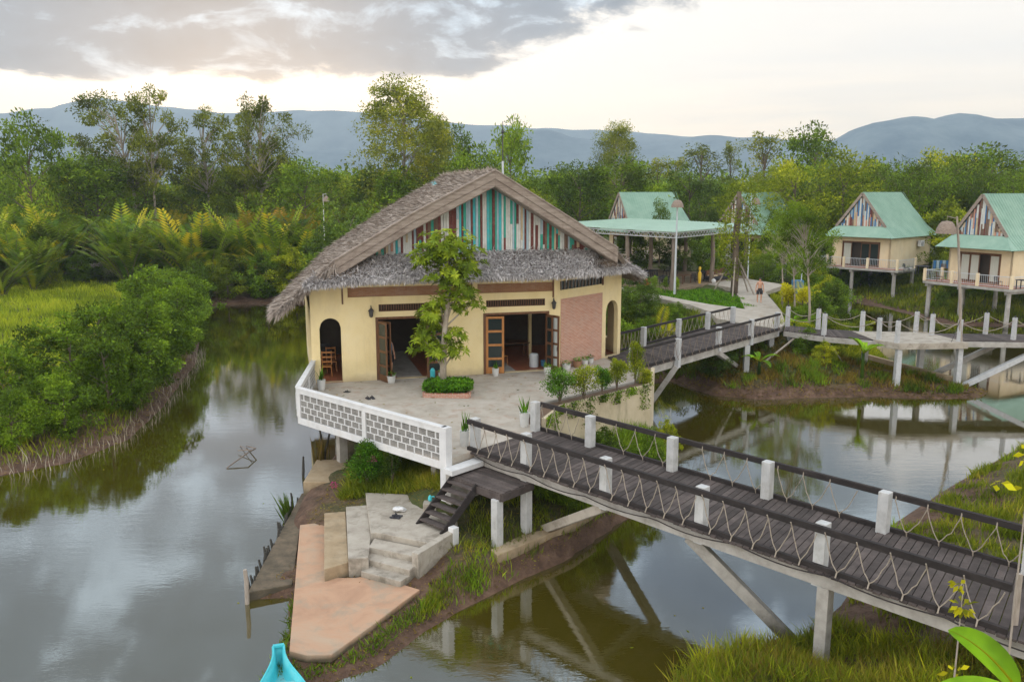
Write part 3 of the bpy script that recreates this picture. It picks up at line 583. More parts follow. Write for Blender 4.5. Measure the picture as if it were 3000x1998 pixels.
straws(fr,1000,.30,.045,.0,.30,M['thatchg'],'fringe',skirt,.35)
fr=[]
for i in range(len(SK_in)-1):
    A=SK_out[i];B=SK_out[i+1]; fr.append(((A[0],A[1],A[2]+.03),(B[0],B[1],B[2]+.03),(B[0],B[1],B[2]-.10),(A[0],A[1],A[2]-.10)))
straws(fr,900,.17,.04,.0,.25,M['thatchg'],'fringe',skirt,.5)
# gable wall of old painted planks + barge boards
m=MB(); rs=random.Random(3); s=-5.2
seq=[0,2,1,2,0,8,1,0,2,4,1,5,2,6,0,8,1,0,2,7,1,0,2,2,1,0,0,2,8,1,4,2,5,1,0,7,2,8]
k=0
while s<5.25:
    w=rs.choice([.085,.10,.12]); top=(rz(s) if s<0 else rz(s+w))-.35; low=5.05 if abs(s)<5 else 5.0
    if top>low+.05:
        ci=rs.choice(seq); dy=rs.uniform(0,.03)
        if rs.random()<.25 and top-low>.6:
            zc_=low+(top-low)*rs.uniform(.3,.75); m.box(s,s+w-.008,-.03-dy,.03,low,zc_-.004,ci); m.box(s,s+w-.008,-.045-dy,.03,zc_,top,rs.choice(seq))
        else: m.box(s,s+w-.014,-.03-dy,.03,low,top,ci)
    s+=w
gab=obj('gable_planks',m,PL,house,world=False)
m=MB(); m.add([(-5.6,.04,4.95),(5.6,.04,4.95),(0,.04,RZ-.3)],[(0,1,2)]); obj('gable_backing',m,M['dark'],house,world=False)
for sg in (-1,1):
    m=MB(); e1=6.64 if sg<0 else 5.5
    def bb(z_up,z_lo,y0,y1,e1=e1):
        st_=[0,3.45,e1]
        for a_,b_ in zip(st_[:-1],st_[1:]):
            v=[(sg*a_,y0,rz(sg*a_)+z_up),(sg*b_,y0,rz(sg*b_)+z_up),(sg*b_,y0,rz(sg*b_)+z_lo),(sg*a_,y0,rz(sg*a_)+z_lo)]; v+=[(p[0],y1,p[2]) for p in v]
            m.add(v,[(0,1,2,3),(7,6,5,4),(0,4,5,1),(1,5,6,2),(2,6,7,3),(3,7,4,0)])
    bb(.05,-.30,TF-.10,TF-.03); bb(-.305,-.60,TF-.07,TF); bb(.10,.03,TF-.14,TF+.25)
    obj('barge_board',m,M['barge'],house,world=False,bevel=.01)
m=MB(); [m.slab([(a,TF,rz(a)-.60),(b,TF,rz(b)-.60),(b,0,rz(b)-.60),(a,0,rz(a)-.60)],.03) for a,b in ((0,-3.4),(-3.4,-6.3),(0,5.3))]; obj('soffit',m,M['barge'],house,world=False)
def on_roof(px,py):
    r=ray(px,py); u_=Vector((math.cos(HA),math.sin(HA))); v_=Vector((-math.sin(HA),math.cos(HA))); best=None
    for k in range(3000,6000):
        t_=k/100; q=Vector((r[0]*t_-HO.x,r[1]*t_-HO.y)); s_=q.dot(u_); z_=ZC+r[2]*t_
        if s_<0 and s_>-8 and z_<rz(s_): return (s_,q.dot(v_),rz(s_)+.09)
    return (-2,9,rz(-2)+.09)
m=MB(); m.slab([on_roof(*p) for p in ((1262,540),(1268,549),(1280,545),(1276,536))],.02); obj('blue_patch',m,M['teal'],house,world=False)
m=MB()
for t in (-.5,.5,1.8,3.1): m.tube([(-8.8,t,rz(-8.8)-.28),(-7.6,t,rz(-7.6)-.28)],.05)
obj('rafter',m,M['under'],house,world=False)
# wall lanterns
for i,(s,z,lab) in enumerate(((-5.17,2.92,'black wall lantern on the yellow wall left of the left doorway'),(2.84,2.98,'black wall lantern on the yellow wall between right doorway and brick panel'))):
    t=thing('wall_lantern',lab,'lantern',hw(s,-.16,z),HA,'lanterns on the front wall')
    m=MB(); m.lathe([(.02,-.2),(.06,-.17),(.075,-.15),(.1,.05),(.105,.07)],n=6); m.tube([(0,.02,.3),(0,.12,.25),(0,.16,.1),(0,.16,-.1)],.014); m.lathe([(.13,.07),(.1,.12),(.03,.2),(.015,.27),(.004,.33)],n=6); obj('frame',m,M['dmetal'],t,world=False)
    m=MB(); m.lathe([(.07,-.14),(.095,.05)],n=6); obj('glass_body',m,M['glass'],t,world=False)
# lightning mast
t=thing('lightning_mast','tall thin silver mast rising behind the thatched roof ridge','mast',(-.52,49,gz(-.52,49)))
m=MB(); m.tube([(0,0,0),(0,0,12.6)],.06,8); obj('pole',m,M['metal'],t,world=False); m=MB(); m.tube([(0,0,12.6),(0,0,14.4)],.04,6); m.lathe([(.03,14.1),(.10,14.2),(.03,14.35),(.015,14.8)],n=8); obj('lightning_rod',m,M['dmetal'],t,world=False)
# ------------------------------------------------------------------ terrace and parapet
TERR=[(-7.72,29.72),(-1.96,24.34),(-1.22,25.2),(0.78,27.45),(1.0,28.3),(1.65,29.9),(5.4,33.35),(6.05,36.6),(5.25,37.1),(4.55,39.9),(4.0,41.5),(-8.3,36.2),(-8.5,35.2)]
t=thing('terrace','pale concrete terrace in front of the yellow house','terrace',(-2,31,0))
m=MB(); m.prism(TERR,-.22,0); obj('slab',m,M['terrace'],t,bevel=.01)
for i,(x,y) in enumerate(((-6.9,33),(-6.3,30.2),(-4,27.9),(-2.4,26.2),(3.6,34),(-7.6,36),(-2,32),(5.0,37.5))):
    m=MB(); m.post(x,y,-3.3,-.22,.32,.6); obj('column',m,M['conc'],t,bevel=.01)
m=MB(); m.beam((-7.4,30,-.34),(-2.1,25,-.34),.2,.24); m.beam((-5.2,27.9,-.36),(-4.4,29,-.36),.25,.25); obj('beam',m,M['white'],t)
def parapet(name,label,p0,p1,npan,zb=-.34,zt=1.0,rows=4,cols=9,pier0=True,pier1=True,th=.16):
    p0=Vector(p0);p1=Vector(p1); d=(p1-p0); L=d.length; a=math.atan2(d.y,d.x)
    t=thing(name,label,'parapet wall',(p0.x,p0.y,0),a)
    m=MB(); h=th/2
    m.box(0,L,-h-.02,h+.02,zt-.06,zt); m.box(0,L,-h,h,zt-.22,zt-.06); m.box(0,L,-h,h,zb,zb+.24)
    xs=[0]; pw=.2
    for k in range(npan+1):
        x=k*(L-pw)/npan; m.box(x,x+pw,-h-.012,h+.012,zb+.24,zt-.22)
    obj('frame',m,M['white'],t,world=False,bevel=.012)
    for k in range(npan):
        a0=k*(L-pw)/npan+pw; a1=(k+1)*(L-pw)/npan; z0=zb+.24; z1=zt-.22; rh=(z1-z0)/rows; cw=(a1-a0)/cols
        m=MB()
        for r in range(rows):
            off=(.0 if r%2==0 else .5)*cw
            if r: m.box(a0,a1,-.05,.05,z0+r*rh-.016,z0+r*rh+.016,0)
            cs=[a0]+[a0+off+c*cw for c in range(0 if off else 1,cols+(0 if off else 0))]+[a1]
            for i in range(len(cs)-1):
                x0,x1=cs[i],cs[i+1]
                if x1-x0<.03: continue
                if i: m.box(x0-.024,x0+.024,-.052,.052,z0+r*rh+.016,z0+(r+1)*rh-.016 if r<rows-1 else z1,0)
                xa,xb=x0+(.024 if i else 0),x1-(.024 if i<len(cs)-2 else 0); za,zb_=z0+r*rh+.016,z0+(r+1)*rh-.016
                nb=max(2,int((xb-xa)/.062))
                for b in range(nb):
                    xx=xa+(b+.5)*(xb-xa)/nb; m.box(xx-.017,xx+.017,-.045,.045,za,zb_,1)
                for b in (1,2,3):
                    zz=za+b*(zb_-za)/4; m.box(xa,xb,-.043,.043,zz-.011,zz+.011,1)
        obj('pierced_panel',m,[M['white'],M['block']],t,world=False)
    return t
pa=parapet('parapet_wall','long white parapet with grey pierced blocks facing the stone steps',(-7.68,29.66),(-1.98,24.42),2,cols=9)
m=MB(); m.post(5.72*1.353,-.0,-1.3,1.0,.26); o=obj('end_pier',m,M['white'],pa,world=False,bevel=.012)
pb=parapet('parapet_wall','shorter white parapet with grey pierced blocks along the creek side of the terrace',(-8.32,35.0),(-7.72,29.75),2,cols=8,zb=-.1)
# ------------------------------------------------------------------ retaining wall with shrubs
M['dcream']=mat('stained cream wall',[(.40,.34,.23),(.52,.45,.32),(.58,.51,.38)],1.2,.85,.3,stain=((.26,.23,.16),1.4,.7,(1,1,.35)))
RW=[(.95,28.1),(1.65,29.95),(5.4,33.38),(6.08,36.62)]
t=thing('retaining_wall','cream retaining wall with creeping plants at the right edge of the terrace','wall',(3,31,0))
def ribbon(poly,w):
    L=[];R=[]
    for i,p in enumerate(poly):
        a=Vector(poly[max(i-1,0)]);b=Vector(poly[min(i+1,len(poly)-1)]); d=(b-a).normalized(); n=Vector((-d.y,d.x))*(w/2); q=Vector(p); L.append(tuple(q+n)); R.append(tuple(q-n))
    return L+R[::-1]
m=MB(); m.prism(ribbon([(x+.13,y-.10) for x,y in RW],.16),-3.2,.28); obj('wall_face',m,M['dcream'],t,bevel=.01)
m=MB(); m.prism(ribbon([(x-.42,y+.32) for x,y in RW],.12),0.0,.30); obj('inner_kerb',m,M['conc'],t)
m=MB(); m.prism(ribbon([(x-.14,y+.10) for x,y in RW],.46),0.0,.24); obj('soil_bed',m,M['soil'],t)

# ------------------------------------------------------------------ bridges
def zigzag(a,b,n,z0,z1,out,rr=.012,seed=1,skip=()):
    """rope from the upper rail down to pegs on the lower rail and up again, slightly slack"""
    rs=random.Random(seed); a=Vector(a);b=Vector(b); d=(b-a)/n; o=Vector(out); m=MB()
    for k in range(n):
        if k in skip: continue
        A=a+d*(k+.0)+d*.08; B=a+d*(k+.5); Cc=a+d*(k+1)-d*-.08
        pts=[]
        for (p,q,s,e) in ((A,B,z1,z0),(B,Cc,z0,z1)):
            for i in range(6):
                u=i/5; x=p.lerp(q,u); z=s+(e-s)*u-.085*math.sin(math.pi*u)*(1+rs.uniform(-.5,.6)); pts.append((x.x+o.x,x.y+o.y,z))
        m.tube(pts,rr,5)
        m.tube([(A.x+o.x,A.y+o.y,z1-.02),(A.x+o.x*1.3,A.y+o.y*1.3,z1+.11)],rr*1.25,5)
        m.tube([(B.x+o.x,B.y+o.y,z0+.02),(B.x+o.x*1.3,B.y+o.y*1.3,z0-.10)],rr*1.4,5)
    return m
def planks(a0,a1,b0,b1,w,z,th,seed,over=.0):
    """boards laid across from line a to line b"""
    rs=random.Random(seed); a0,a1,b0,b1=map(Vector,(a0,a1,b0,b1)); L=(a1-a0).length; n=int(L/w); m=MB()
    for k in range(n):
        u0=(k+.04)/n; u1=(k+.93)/n; dz=rs.uniform(-.006,.006); e=rs.uniform(-.03,.03); 
        p=[a0.lerp(a1,u0),a0.lerp(a1,u1),b0.lerp(b1,u1),b0.lerp(b1,u0)]; dd=(p[3]-p[0]).normalized()*e
        p=[p[0]+dd,p[1]+dd,p[2]-dd,p[3]-dd]
        v=[(q.x,q.y,z-th+dz) for q in p]+[(q.x,q.y,z+dz) for q in p]; m.add(v,[(0,1,2,3),(7,6,5,4),(0,4,5,1),(1,5,6,2),(2,6,7,3),(3,7,4,0)])
    return m
def plank_attr(o,seed=0): return o
bd=Vector((.679,-.734)); bn=Vector((.734,.679))           # along bridge 1, across it (away from camera)
N0=Vector((-1.14,25.40)); F0=Vector((.78,27.50)); LB1=19.5
br=thing('timber_bridge','long dark timber footbridge with white posts and rope railings in the foreground','bridge',(N0.x,N0.y,0))
def al(p,s,k=0): q=p+bd*s+bn*k; return (q.x,q.y)
m=planks(al(N0,.05,-.28),al(N0,LB1,-.28),al(F0,-.30,.22),al(F0,LB1-.4,.22),.175,.0,.05,4); obj('deck',m,M['dwood'],br)
for nm,p,k in (('girder',N0,-.02),('girder',F0,-.05)):
    m=MB(); q0=al(p,0,k); q1=al(p,LB1,k); m.beam((*q0,-.24),(*q1,-.24),.22,.30); obj(nm,m,M['conc'] ,br,bevel=.01)
for s in (1,5,9,13,17):
    m=MB(); m.beam((*al(N0,s,0),-.2),(*al(F0,s-.3,0),-.2),.2,.26); obj('cross_beam',m,M['conc'],br)
near=[0,2.28,5.35,8.36,11.40,15.0]; far=[0,2.47,5.64,8.68,11.72,14.8,17.9]
for lst,p in ((near,N0),(far,F0)):
    for s in lst:
        if lst is near and s>14: continue
        m=MB(); m.post(*al(p,s),-.42,1.0,.245,math.atan2(bd.y,bd.x)); obj('post',m,M['postw'],br,bevel=.012)
for p,k,s0,s1 in ((N0,-.17,-.15,15.1),(F0,.17,.05,LB1)):
    m=MB(); m.beam((*al(p,s0,k),.90),(*al(p,s1,k),.90),.10,.15); obj('top_rail',m,M['rail'],br,bevel=.01)
    m=MB(); m.beam((*al(p,s0,k),.045),(*al(p,s1,k),.045),.10,.13); obj('bottom_rail',m,M['rail'],br,bevel=.01)
for lst,p,k,sd in ((near,N0,-.23,1),(far,F0,.10,50)):
    for i in range(len(lst)-1):
        n=5 if lst is near else 4; sk=() if lst is near else {0:(3,),1:(0,),2:(0,),3:(3,),4:(),5:()}.get(i,())
        if i==0 and lst is near: n=4
        m=zigzag(al(p,lst[i]+.15),al(p,lst[i+1]-.05),n,.10,.80,(bn.x*k,bn.y*k),seed=sd+i,skip=sk); obj('rope',m,M['rope'],br)
def strut(parent,a,b,w,h,mt='conc',name='strut'):
    m=MB(); m.beam(a,b,w,h); return obj(name,m,M[mt],parent,bevel=.015)
strut(br,(*al(N0,8.0,.05),-.38),(6.9,18.75,-2.9),.26,.28,'conc'); strut(br,(*al(N0,7.95,.05),-.24),(6.82,18.78,-2.75),.262,.05,'mould','mould_streak')
strut(br,(*al(N0,5.3,.0),-.40),(.95,24.0,-2.05),.25,.25,'palec')
strut(br,(*al(F0,5.3,.0),-.40),(3.0,26.9,-2.1),.25,.25,'palec')
for s,p in ((11.55,N0),(.9,F0)):
    q=al(p,s,.02); m=MB(); m.post(*q,-3.2,-.4,.27,math.atan2(bd.y,bd.x)); obj('pile',m,M['conc'],br,bevel=.015)
m=MB(); m.post(9.33,14.55,-1.6,1.0,.1,0,0,.08); obj('round_stake',m,M['greyw'],br)
cable=[]
for k in range(60):
    s=.3+k*.27; z=-.06-.10*abs(math.sin(k*.37))-.06*math.sin(k*.11); cable.append((*al(N0,s,-.30-.02*math.sin(k*.5)),z))
m=MB(); m.tube(cable,.016,5); obj('cable',m,M['rail'],br)
# bridge 2 to the garden path
NA=[(5.42,37.38),(7.94,39.85),(10.75,43.35),(13.15,45.95),(15.45,48.75)]; FA=[(6.83,43.35),(9.2,46.2),(11.4,48.75),(13.5,51.2)]
b2=thing('timber_bridge','timber footbridge with grey posts running from the house to the garden path','bridge',(10,44,0))
d2=(Vector(NA[-1])-Vector(NA[0])).normalized(); n2=Vector((-d2.y,d2.x))
def off(p,v,k,z=None):
    q=Vector(p)+v*k; return (q.x,q.y) if z is None else (q.x,q.y,z)
m=planks(off(NA[0],n2,-.2),off(NA[-1],n2,-.2),(4.6,40.6),off(FA[-1],n2,.2),.15,.0,.05,9); obj('deck',m,M['dwood'],b2)
m=MB(); m.add([(4.5,40.3,.003),(5.35,37.05,.003),(5.6,37.3,.003),(5.0,41.2,.003)],[(0,1,2,3)]); 
for p0,p1 in ((NA[0],NA[-1]),((5.4,41.5),FA[-1])):
    m=MB(); m.beam((*p0,-.24),(*p1,-.24),.22,.36); obj('girder',m,M['conc'],b2)
for p in NA+FA: m=MB(); m.post(*p,-.42,1.0,.24,math.atan2(d2.y,d2.x)); obj('post',m,M['postg'],b2,bevel=.012)
for p0,p1,k in ((NA[0],NA[-1],-.15),((5.5,41.75),FA[-1],.15)):
    a,b=off(p0,n2,k),off(p1,n2,k); m=MB(); m.beam((*a,.90),(*b,.90),.08,.12); obj('top_rail',m,M['rail'],b2); m=MB(); m.beam((*a,.05),(*b,.05),.08,.12); obj('bottom_rail',m,M['rail'],b2)
ch=[NA,[(5.5,41.75)]+FA]
for c,k,sd in ((ch[0],-.21,100),(ch[1],.1,200)):
    for i in range(len(c)-1):
        a=Vector(c[i]);b=Vector(c[i+1]); m=zigzag(tuple(a),tuple(b),6,.12,.80,(n2.x*k,n2.y*k),rr=.011,seed=sd+i); obj('rope',m,M['rope'] if k>0 else M['roped'],b2)
strut(b2,(7.9,39.8,-.35),(6.35,40.3,-2.95),.26,.26); strut(b2,(10.7,43.2,-.35),(12.6,46.4,-1.75),.24,.24)
for q in ((12.9,45.7),(15.2,48.9)): m=MB(); m.post(*q,-2.4,-.4,.28); obj('pile',m,M['postg'],b2)
# plank walkway with square viewing slab
wk=thing('plank_walkway','plank walkway with grey posts and sagging ropes crossing to the cottages','walkway',(20,46,0))
m=planks((15.75,48.45),(17.4,46.55),(16.5,50.3),(18.0,49.0),.15,.0,.06,21); obj('deck',m,M['dwood'],wk)
m=planks((17.45,46.5),(19.7,45.15),(18.05,48.95),(20.1,48.1),.15,.0,.06,22); obj('deck',m,M['dwood'],wk)
m=planks((23.95,45.0),(34,44.3),(23.7,47.3),(34,46.8),.15,.0,.06,23); obj('deck',m,M['dwood'],wk)
for a,b in (((15.8,48.45),(17.4,46.5)),((17.4,46.45),(19.7,45.1)),((24.1,44.95),(34,44.25)),((18,49),(20.1,48.1)),((23.8,47.3),(34,46.8))):
    m=MB(); m.beam((*a,-.2),(*b,-.2),.16,.28); obj('girder',m,M['conc'],wk)
m=MB(); m.prism([(19.55,48.0),(23.65,47.6),(24.25,44.25),(20.45,43.95),(19.6,45.1)],-.32,.02); obj('viewing_slab',m,M['palec'],wk,bevel=.015)
WF=[(16.42,49.85),(17.85,48.75),(20.0,47.75),(23.0,47.6),(26.7,47.1),(30.4,47.0),(34,46.8)]; WN=[(17.46,46.75),(19.9,45.25),(20.42,44.2),(23.92,44.6),(27.2,45.25),(30.6,44.6),(34,44.4)]
for p in WF+WN+[(23.45,46.65)]:
    m=MB(); m.post(*p,-.3,1.2,.21,.6,0,.19); m.lathe([(.02,1.2),(.05,1.2),(.06,1.27),(.01,1.31)],(*p,0),6,1); obj('post',m,[M['postg'],M['dmetal']],wk,bevel=.01)
def sag(a,b,z0=1.1,dz=.42,r=.018,n=12):
    m=MB(); m.tube([(a[0]+(b[0]-a[0])*i/n,a[1]+(b[1]-a[1])*i/n,z0-dz*4*(i/n)*(1-i/n)) for i in range(n+1)],r,5); return m
for c in (WF,WN,[WF[3],(23.45,46.65),WN[3]],[(15.6,48.9),WN[0]]):
    for i in range(len(c)-1): obj('rope',sag(c[i],c[i+1],dz=.2+.11*(Vector(c[i])-Vector(c[i+1])).length),M['rope'],wk)
for q in ((20.55,44.2),(24.0,44.6),(23.3,47.4),(20.2,47.6),(16.4,49.2)): m=MB(); m.post(*q,-3.3,-.32,.30,.1,0,.27); obj('pile',m,M['postg'],wk,bevel=.015)
strut(wk,(24.3,44.7,-2.5),(28.9,45.0,-.30),.27,.27,'postg'); strut(wk,(23.7,47.2,-2.5),(28.0,47.1,-.3),.27,.27,'conc'); strut(wk,(21.2,50.3,-1.85),(24.0,45.0,-2.15),.22,.28,'tan'); strut(wk,(17.6,46.6,-.25),(18.9,47.4,-1.7),.07,.07,'greyw','brace')
strut(wk,(16.6,48.2,-.2),(14.2,46.6,-1.5),.09,.09,'greyw','brace')

# ------------------------------------------------------------------ landing, stair, concrete steps
ld=thing('stair_landing','square dark timber landing on white posts below the bridge start','landing',(-.6,24,0))
Lq_=[(-1.77,24.1),(-.30,22.60),(.62,23.62),(-.85,25.06)]
m=planks(Lq_[0],Lq_[3],Lq_[1],Lq_[2],.17,-.42,.05,31); obj('deck',m,M['dwood'],ld)
m=MB()
for i in range(4): a=Lq_[i];b=Lq_[(i+1)%4]; m.beam((*a,-.56),(*b,-.56),.08,.20)
obj('frame',m,M['dwood'],ld)
for q in ((-.42,22.72),(.42,23.62)): m=MB(); m.post(*q,-3.0,-.62,.25,.75); obj('post',m,M['postw'],ld,bevel=.012)
t=thing('concrete_step','white concrete step between terrace and timber landing','step',(-1.4,24.6,0))
m=MB(); m.prism([(-2.05,24.17),(-1.77,23.86),(-.86,24.86),(-1.14,25.2)],-.36,-.2); obj('tread',m,M['white'],t,bevel=.01)
m=MB(); m.prism([(-1.98,24.2),(-1.82,24.02),(-.95,24.98),(-1.14,25.15)],-1.3,-.36); obj('block',m,M['conc'],t)
st=thing('timber_stair','dark open timber stair leading from the landing down to the concrete pad','stair',(-1.9,23.5,0))
a0=Vector((-1.74,24.08,-.42)); a1=Vector((-.98,23.34,-.42)); run=Vector((-1.0,-.62,-1.26))
for p in (a0,a1): m=MB(); m.beam(p+Vector((0,0,-.03)),p+run+Vector((0,0,-.03)),.05,.22); obj('stringer',m,M['rail'],st)
for k in range(6):
    u=(k+.6)/6.4; p=a0+run*u; q=a1+run*u; m=MB(); m.beam(p,q,.25,.045); obj('tread',m,M['dwood'],st)
def slabthing(name,label,poly,z0,z1,mt,cat='slab'):
    m=MB(); m.prism(poly,z0,z1); return tag(obj(name,m,M[mt],bevel=.02),label,cat)
slabthing('concrete_pad','pale concrete pad at the foot of the timber stair',[(-4.73,26.07),(-4.02,22.75),(-3.9,22.82),(-2.28,22.06),(-1.72,22.66),(-1.6,23.6),(-2.4,25.0),(-3.4,25.9)],-2.5,-1.65,'palec','pad')
t=thing('pad_kerb_wall','low white concrete wall flanking the stone steps','kerb wall',(-2.2,21.8,0))
m=MB(); m.prism([(-1.62,22.68),(-1.78,22.84),(-2.68,21.32),(-2.50,21.16)],-2.75,-1.58); obj('wall_body',m,M['palec'],t,bevel=.015)
m=MB(); m.post(-1.66,22.72,-2.6,-1.45,.22,.8); obj('end_pier',m,M['white'],t,bevel=.015)
t=thing('concrete_steps','three worn pale concrete steps down to the orange quay','steps',(-3.3,22,0))
for z,poly in ((-1.8,[(-3.92,22.75),(-2.3,22.0),(-2.56,21.50),(-3.98,22.15)]),(-1.97,[(-3.98,22.2),(-2.5,21.5),(-2.72,21.05),(-4.02,21.75)]),(-2.13,[(-4.02,21.8),(-2.7,21.1),(-2.92,20.72),(-4.06,21.32)])):
    m=MB(); m.prism(poly,z-.5,z); obj('step',m,M['palec'],t,bevel=.015)
slabthing('concrete_slab','grey white concrete ramp strip beside the pad',[(-5.2,25.2),(-4.55,25.35),(-4.03,22.8),(-3.87,21.46),(-4.40,21.38)],-2.5,-1.8,'palec')
slabthing('concrete_slab','sandy concrete ramp strip between white strip and orange quay',[(-5.85,25.05),(-5.22,25.2),(-4.42,21.5),(-4.98,21.05)],-2.5,-1.95,'tan')
slabthing('quay_slab','large orange concrete quay tapering to a point by the boat',[(-6.6,24.96),(-5.86,25.19),(-5.0,21.3),(-4.2,21.3),(-4.0,21.4),(-2.88,20.90),(-2.40,20.61),(-2.75,19.95),(-3.35,18.75),(-4.05,17.46),(-4.6,17.44),(-5.03,17.62)],-2.50,-2.3,'orange','quay')
slabthing('quay_slab','muddy brown concrete apron sloping along the creek edge',[(-7.35,28.2),(-6.2,28.3),(-5.95,25.3),(-6.62,25.0),(-5.9,21.25),(-6.95,20.75)],-3.0,-2.46,'brown','quay')
slabthing('mud_block','sandy brown raised block at the end of the creek edge under the parapet',[(-7.3,30.4),(-5.4,30.4),(-5.6,27.9),(-7.2,27.9)],-3.0,-1.95,'tan','block')
slabthing('retaining_slab','long weathered concrete sill under the bridge start',[(-.4,22.0),(1.9,24.3),(2.7,25.5),(2.4,25.7),(1.4,24.7),(-.6,22.4)],-2.9,-1.98,'tan','sill')
# dead stakes along the creek edge
stake=None
def stake_at(i,x,y,h,lean,r=.04,lab='short dark rotten stake in the row along the creek edge',grp='rotten stakes along the creek edge'):
    m=MB(); z=-2.9; m.tube([(0,0,0),(lean*.5,.02,h*.5),(lean,0,h)],[r,r*1.1,r*.7],6)
    o=obj('wooden_stake',m,M['mould']); o.location=(x,y,z); tag(o,lab,'stake',grp)
rs=random.Random(8)
for i in range(26):
    u=i/25+rs.uniform(-.01,.01); stake_at(i,-7.43+.43*u+rs.uniform(-.05,.05),27.6-6.7*u,.45+rs.uniform(0,.3),rs.uniform(-.1,.1))
m=MB(); m.tube([(0,0,0),(.02,.01,.9),(.0,0,1.25)],[.06,.06,.05],8); o=obj('mooring_post',m,M['greyw']); o.location=(-6.93,20.6,-3.0); tag(o,'tall light wooden mooring post at the corner of the brown apron','post')
for i,(x,y,h,l,lab) in enumerate(((-7.9,30.6,1.0,.05,'thin dark pole standing alone in the creek below the parapet corner'),(-7.35,30.9,2.0,.5,'leaning bare pole under the parapet corner'),(-7.0,30.8,2.1,-.25,'thick dark leaning log under the parapet corner'))):
    stake_at(i,x,y,h,l,.05,lab,None)
# sunken branch in the creek
m=MB(); m.tube([(-11.1,31.6,-2.68),(-10.6,32.6,-2.4),(-10.5,33.4,-2.45),(-11.2,34.4,-2.66)],.025,5); m.tube([(-10.55,33.2,-2.45),(-11.3,33.6,-2.6)],.018,5); m.tube([(-10.55,33.0,-2.45),(-11.5,34.5,-2.68)],.015,5)
tag(obj('sunken_branch',m,M['beamd']),'bare dark branch sticking out of the creek water','branch')
# ------------------------------------------------------------------ tree box on the terrace
BXP=[(-3.42,32.15),(-1.68,32.05),(-1.72,33.65),(-3.38,33.72)]
t=thing('tree_planter','square brick edged planting bed in the middle of the terrace','planter',(-2.5,32.9,0))
for i in range(4):
    a=BXP[i];b=BXP[(i+1)%4]; m=MB(); m.beam((*a,.09),(*b,.09),.14,.18); obj('kerb',m,M['brick'],t)
m=MB(); m.prism([(-3.36,32.2),(-1.74,32.1),(-1.78,33.6),(-3.3,33.65)],0,.14); obj('soil',m,M['soil'],t)
def leafball(c,r,n,L,W,seedv=0,rad=(.55,1.0)):
    c=np.array(c,float); r=np.array(r,float); d=rdir(n); p=c+d*r*(rng.uniform(rad[0],rad[1],(n,1)))
    di=unit(d+rng.normal(0,.6,(n,3))+np.array([0,0,.15])); return cards(p,di,unit(rdir(n)+d*.6),L*rng.uniform(.6,1.3,n),W*rng.uniform(.7,1.3,n)),np.clip(.45+.25*d[:,2]+rng.normal(0,.2,n),0,1)  # leaf tone lighter towards the top, light from above put into colour
n=9000; px_=rng.uniform(-3.5,-1.6,n); py_=rng.uniform(32.05,33.75,n); k=((np.abs((px_+2.55)/1.02)**3+np.abs((py_-32.9)/.9)**3)<1); px_,py_=px_[k],py_[k]; n=len(px_)
pz=.16+.34*np.sqrt(rng.random(n))*(1-.35*np.abs((px_+2.55)/1.0)**4)*(1-.35*np.abs((py_-32.9)/.9)**4); di=unit(rdir(n)+np.array([0,-.2,.5])+np.stack([(px_+2.55)*.5,(py_-32.9)*.5,0*px_],1))
o=qmesh('planter_hedge',cards(np.stack([px_,py_,pz],1),di,rdir(n),.11*rng.uniform(.6,1.3,n),.05),rng.beta(2,2,n),G['hedge']); tag(o,'dense low bright green hedge filling the brick planter','hedge')
# terrace tree
tt=thing('terrace_tree','slender leafy tree with a pale leaning trunk growing from the terrace planter','tree',(-2.78,33.2,.1))
tp=[(0,0,0),(.02,0,.8),(.06,0,1.7),(.12,0,2.5),(.22,0,3.3),(.3,0,4.1),(.28,0,4.9),(.2,0,5.6),(.15,0,6.2)]
m=MB(); m.tube(tp,[.15,.135,.12,.11,.10,.09,.07,.05,.03],10)
blobs=[(.15,0,5.75,1.25,1.0,.75,54),(-.55,.1,5.35,.8,.8,.6,26),(.95,0,5.2,.9,.8,.65,30),(.35,-.1,4.55,.95,.8,.6,34),(.95,.1,3.95,.6,.5,.5,16),(1.25,0,3.35,.38,.3,.35,8),(.6,0,3.5,.45,.4,.4,10),(-.45,0,3.05,.75,.6,.42,22),(-.6,.1,2.45,.55,.5,.4,15),(-.75,-.1,1.95,.62,.5,.42,18),(-.25,-.1,1.55,.5,.4,.4,12),(.45,0,2.25,.62,.5,.38,15),(.55,0,1.55,.42,.35,.38,9),(-.1,.0,3.6,.5,.5,.4,12)]
for b in blobs:
    z0=max(.9,b[2]-.6); i=min(len(tp)-1,int(z0/.8)); m.tube([tp[i],(b[0]*.6,b[1],b[2]-.25),(b[0],b[1],b[2]+.1)],[.04,.03,.015],5)
obj('trunk',m,M['trunk'],tt,world=False,smooth=True)
Vs=[];vals=[]
